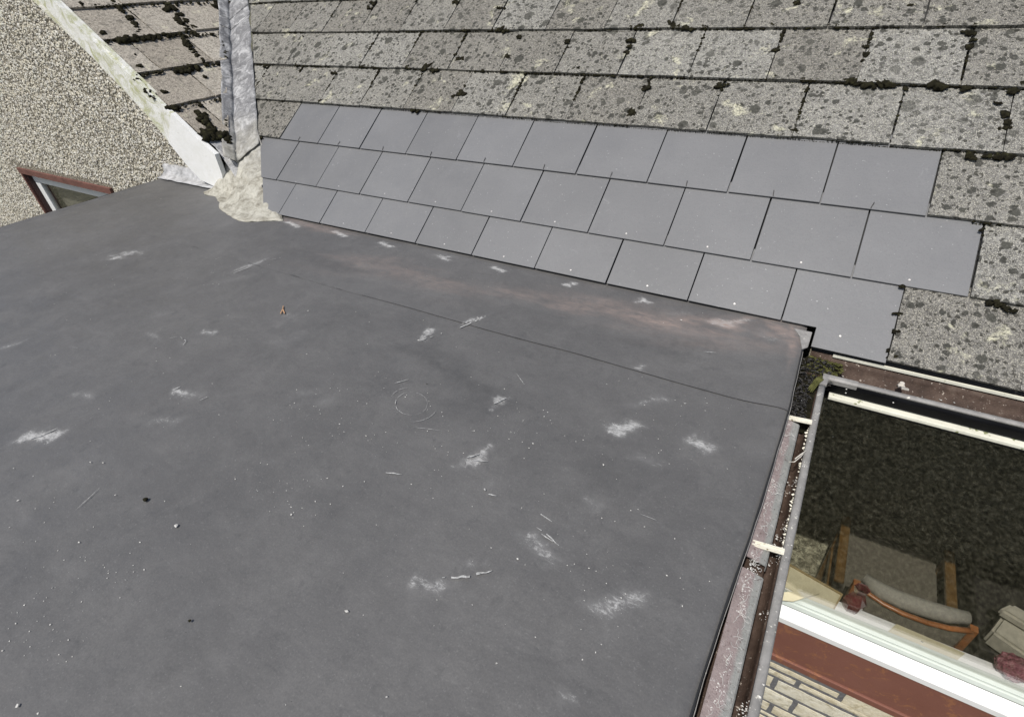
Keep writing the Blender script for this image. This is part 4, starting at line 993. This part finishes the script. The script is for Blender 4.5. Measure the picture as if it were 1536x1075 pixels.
# angular red glass vase
bm = bmesh.new(); ctr = Vector(atz(1275, 922, ZS)); prev = None; rings_ = []
for (z_, r_) in ((0.001, .030), (.02, .036), (.055, .040), (.085, .030), (.115, .020), (.14, .026), (.15, .028), (.148, .024), (.12, .016)):
    rings_.append([bm.verts.new(ctr + Vector((0, .03, 0)) + Vector((r_ * math.cos(k * math.pi / 3), r_ * .8 * math.sin(k * math.pi / 3), z_))) for k in range(6)])
for a, b in zip(rings_, rings_[1:]):
    for k in range(6): bm.faces.new((a[k], a[(k + 1) % 6], b[(k + 1) % 6], b[k]))
bm.faces.new(rings_[0][::-1])
tag(bm_obj('glass_vase', bm, M['redglass']), 'faceted dark red glass vase on the inner sill beside the chair', 'vase')
bm = bmesh.new(); bmesh.ops.create_icosphere(bm, subdivisions=4, radius=.048)
for v in bm.verts:
    v.co *= 1 + .22 * noise.noise(v.co * 38) + .12 * noise.noise(v.co * 90); v.co.z *= .75
o = bm_obj('crumpled_parcel', bm, M['crumple']); o.location = Vector(atz(1522, 1008, ZS + .04)); o.location.z = ZS + .034; o.location.y = max(o.location.y, -.648)
tag(o, 'crumpled shiny pink and dark red wrapping at the right end of the inner sill', 'wrapping')
# chair with its back to the window
ch = thing('armchair', 'wooden armchair with grey padded back facing into the room', 'chair', (3.47, -.2, -2.5))
bm = bmesh.new(); ZR = -1.75
rail = [(1284, 877), (1300, 888), (1325, 905), (1355, 920), (1390, 933), (1425, 942), (1459, 946)]
tube(bm, [atz(*p, ZR) for p in rail], [.012, .011, .011, .0115, .0115, .012, .013], 10, .9); bm_obj('top_rail', bm, M['wood'], ch, True)
for p in (rail[0], rail[-1]):
    q = Vector(atz(*p, ZR)); box('back_post', (q.x - .014, q.x + .014, q.y - .012, q.y + .018, -2.5, ZR + .018), M['wood'], ch, .003)
bm = bmesh.new(); cp = [(1297, 866), (1320, 885), (1350, 899), (1385, 911), (1420, 921), (1452, 926)]
tube(bm, [atz(*p, ZR + .01) for p in cp], [.022, .034, .036, .036, .034, .026], 14, 1.1); bm_obj('head_cushion', bm, M['fabric'], ch, True)
V, F = [], []
for i, p in enumerate(rail):
    q = Vector(atz(*p, ZR)); V += [q + Vector((0, .018, -.015)), q + Vector((0, .05, -.38))]
    if i: a = (i - 1) * 2; F.append((a, a + 2, a + 3, a + 1))
o = mesh_obj('backrest', V, F, M['fabric2'], ch, True); md = o.modifiers.new('thickness', 'SOLIDIFY'); md.thickness = .02
box('seat_cushion', (3.27, 3.67, -.30, .18, -2.12, -2.02), M['fabric2'], ch, .025)
for x_ in (3.228, 3.675):
    bm = bmesh.new(); box_bm(bm, x_ - .022, x_ + .022, -.30, .12, -1.915, -1.890, bev=.008); bm_obj('armrest', bm, M['wood2'], ch)
    box('front_leg', (x_ - .015, x_ + .015, .06, .09, -2.5, -1.916), M['wood2'], ch, .003)
    box('side_rail', (x_ - .012, x_ + .012, -.32, .06, -2.17, -2.11), M['wood2'], ch, .003)
# pale armchair at the right
ac = thing('pale_recliner', 'pale padded seat with dark edging at the right of the room', 'seat', (3.95, -.2, -2.5))
def slabpx(name, q, z, t, mat, bev=.01): return prism(name, [atz(*p, z) for p in q], (0, 0, -t), M[mat], ac, bev)
slabpx('seat', ((1487, 945), (1512, 912), (1600, 960), (1580, 1010)), -1.86, .10, 'pale', .012)
slabpx('arm', ((1500, 912), (1520, 903), (1610, 955), (1600, 972)), -1.80, .05, 'pale', .012)
slabpx('edging', ((1480, 945), (1488, 938), (1584, 1000), (1576, 1012)), -1.90, .05, 'darktrim', .004)
box('plinth', (3.80, 4.4, -.30, .25, -2.5, -1.98), M['darktrim'], ac, .01)

# ================================================================== STONE WALL
sw_ = thing('stone_wall', 'split cream stone wall with grey mortar below the red-brown board', 'wall', (4, -.75, -2.95))
box('mortar_bed', (2.862, 8.0, -.752, -.703, -2.95, -1.937), M['mortar'], sw_)
def stone(x0, x1, z0, z1):
    bm = bmesh.new(); nx_ = max(2, int((x1 - x0) / .03)); nz_ = max(2, int((z1 - z0) / .02)); g = []
    sd_ = random.uniform(0, 99); dep = random.uniform(.001, .005)
    for a in range(nz_ + 1):
        r_ = []
        for b in range(nx_ + 1):
            u, v = b / nx_, a / nz_; e = min(1, 4 * min(u, 1 - u, v, 1 - v)); x = x0 + (x1 - x0) * u; z = z0 + (z1 - z0) * v
            if e == 0: x += random.uniform(-.002, .002); z += random.uniform(-.002, .002)
            y = -.752 - (.002 + dep * (.35 + .65 * (e > 0)) + .0025 * noise.noise(Vector((x * 30 + sd_, z * 22, 0)))) 
            r_.append(bm.verts.new((x, y, z)))
        g.append(r_)
    for a in range(nz_):
        for b in range(nx_): bm.faces.new((g[a][b], g[a][b + 1], g[a + 1][b + 1], g[a + 1][b]))
    rim_ = g[0] + [r_[-1] for r_ in g[1:]] + g[-1][-2::-1] + [r_[0] for r_ in g[-2:0:-1]]
    back = [bm.verts.new((v.co.x, -.7525, v.co.z)) for v in rim_]
    for k in range(len(rim_)): l = (k + 1) % len(rim_); bm.faces.new((rim_[k], rim_[l], back[l], back[k]))
    bm_obj('stone', bm, M['stone'], sw_)
def course(z1, h, cuts, jz=.025):
    for a, b in zip(cuts, cuts[1:]): stone(a + .011, b - .011, z1 - h + jz, z1)
def rest(x, lo=.16, hi=.42):
    c_ = [x]
    while c_[-1] < 6.4: c_.append(c_[-1] + random.uniform(lo, hi))
    return c_[1:]
zc = -1.945
course(zc, .090, [2.88, 3.070, 3.31]); stone(3.33, 3.85, zc - .175, zc); course(zc, .16, [3.87] + rest(3.87)); zc -= .098
course(zc, .060, [2.88, 3.318]); zc -= .060
course(zc, .062, [2.88, 3.160, 3.60]); zc -= .062
course(zc, .115, [2.88, 3.08, 3.42] + rest(3.42)); zc -= .115
while zc > -2.9:
    h_ = random.choice((.05, .07, .10, .13)); course(zc, h_, [2.88] + rest(2.88)); zc -= h_
# larger stone rising at the right
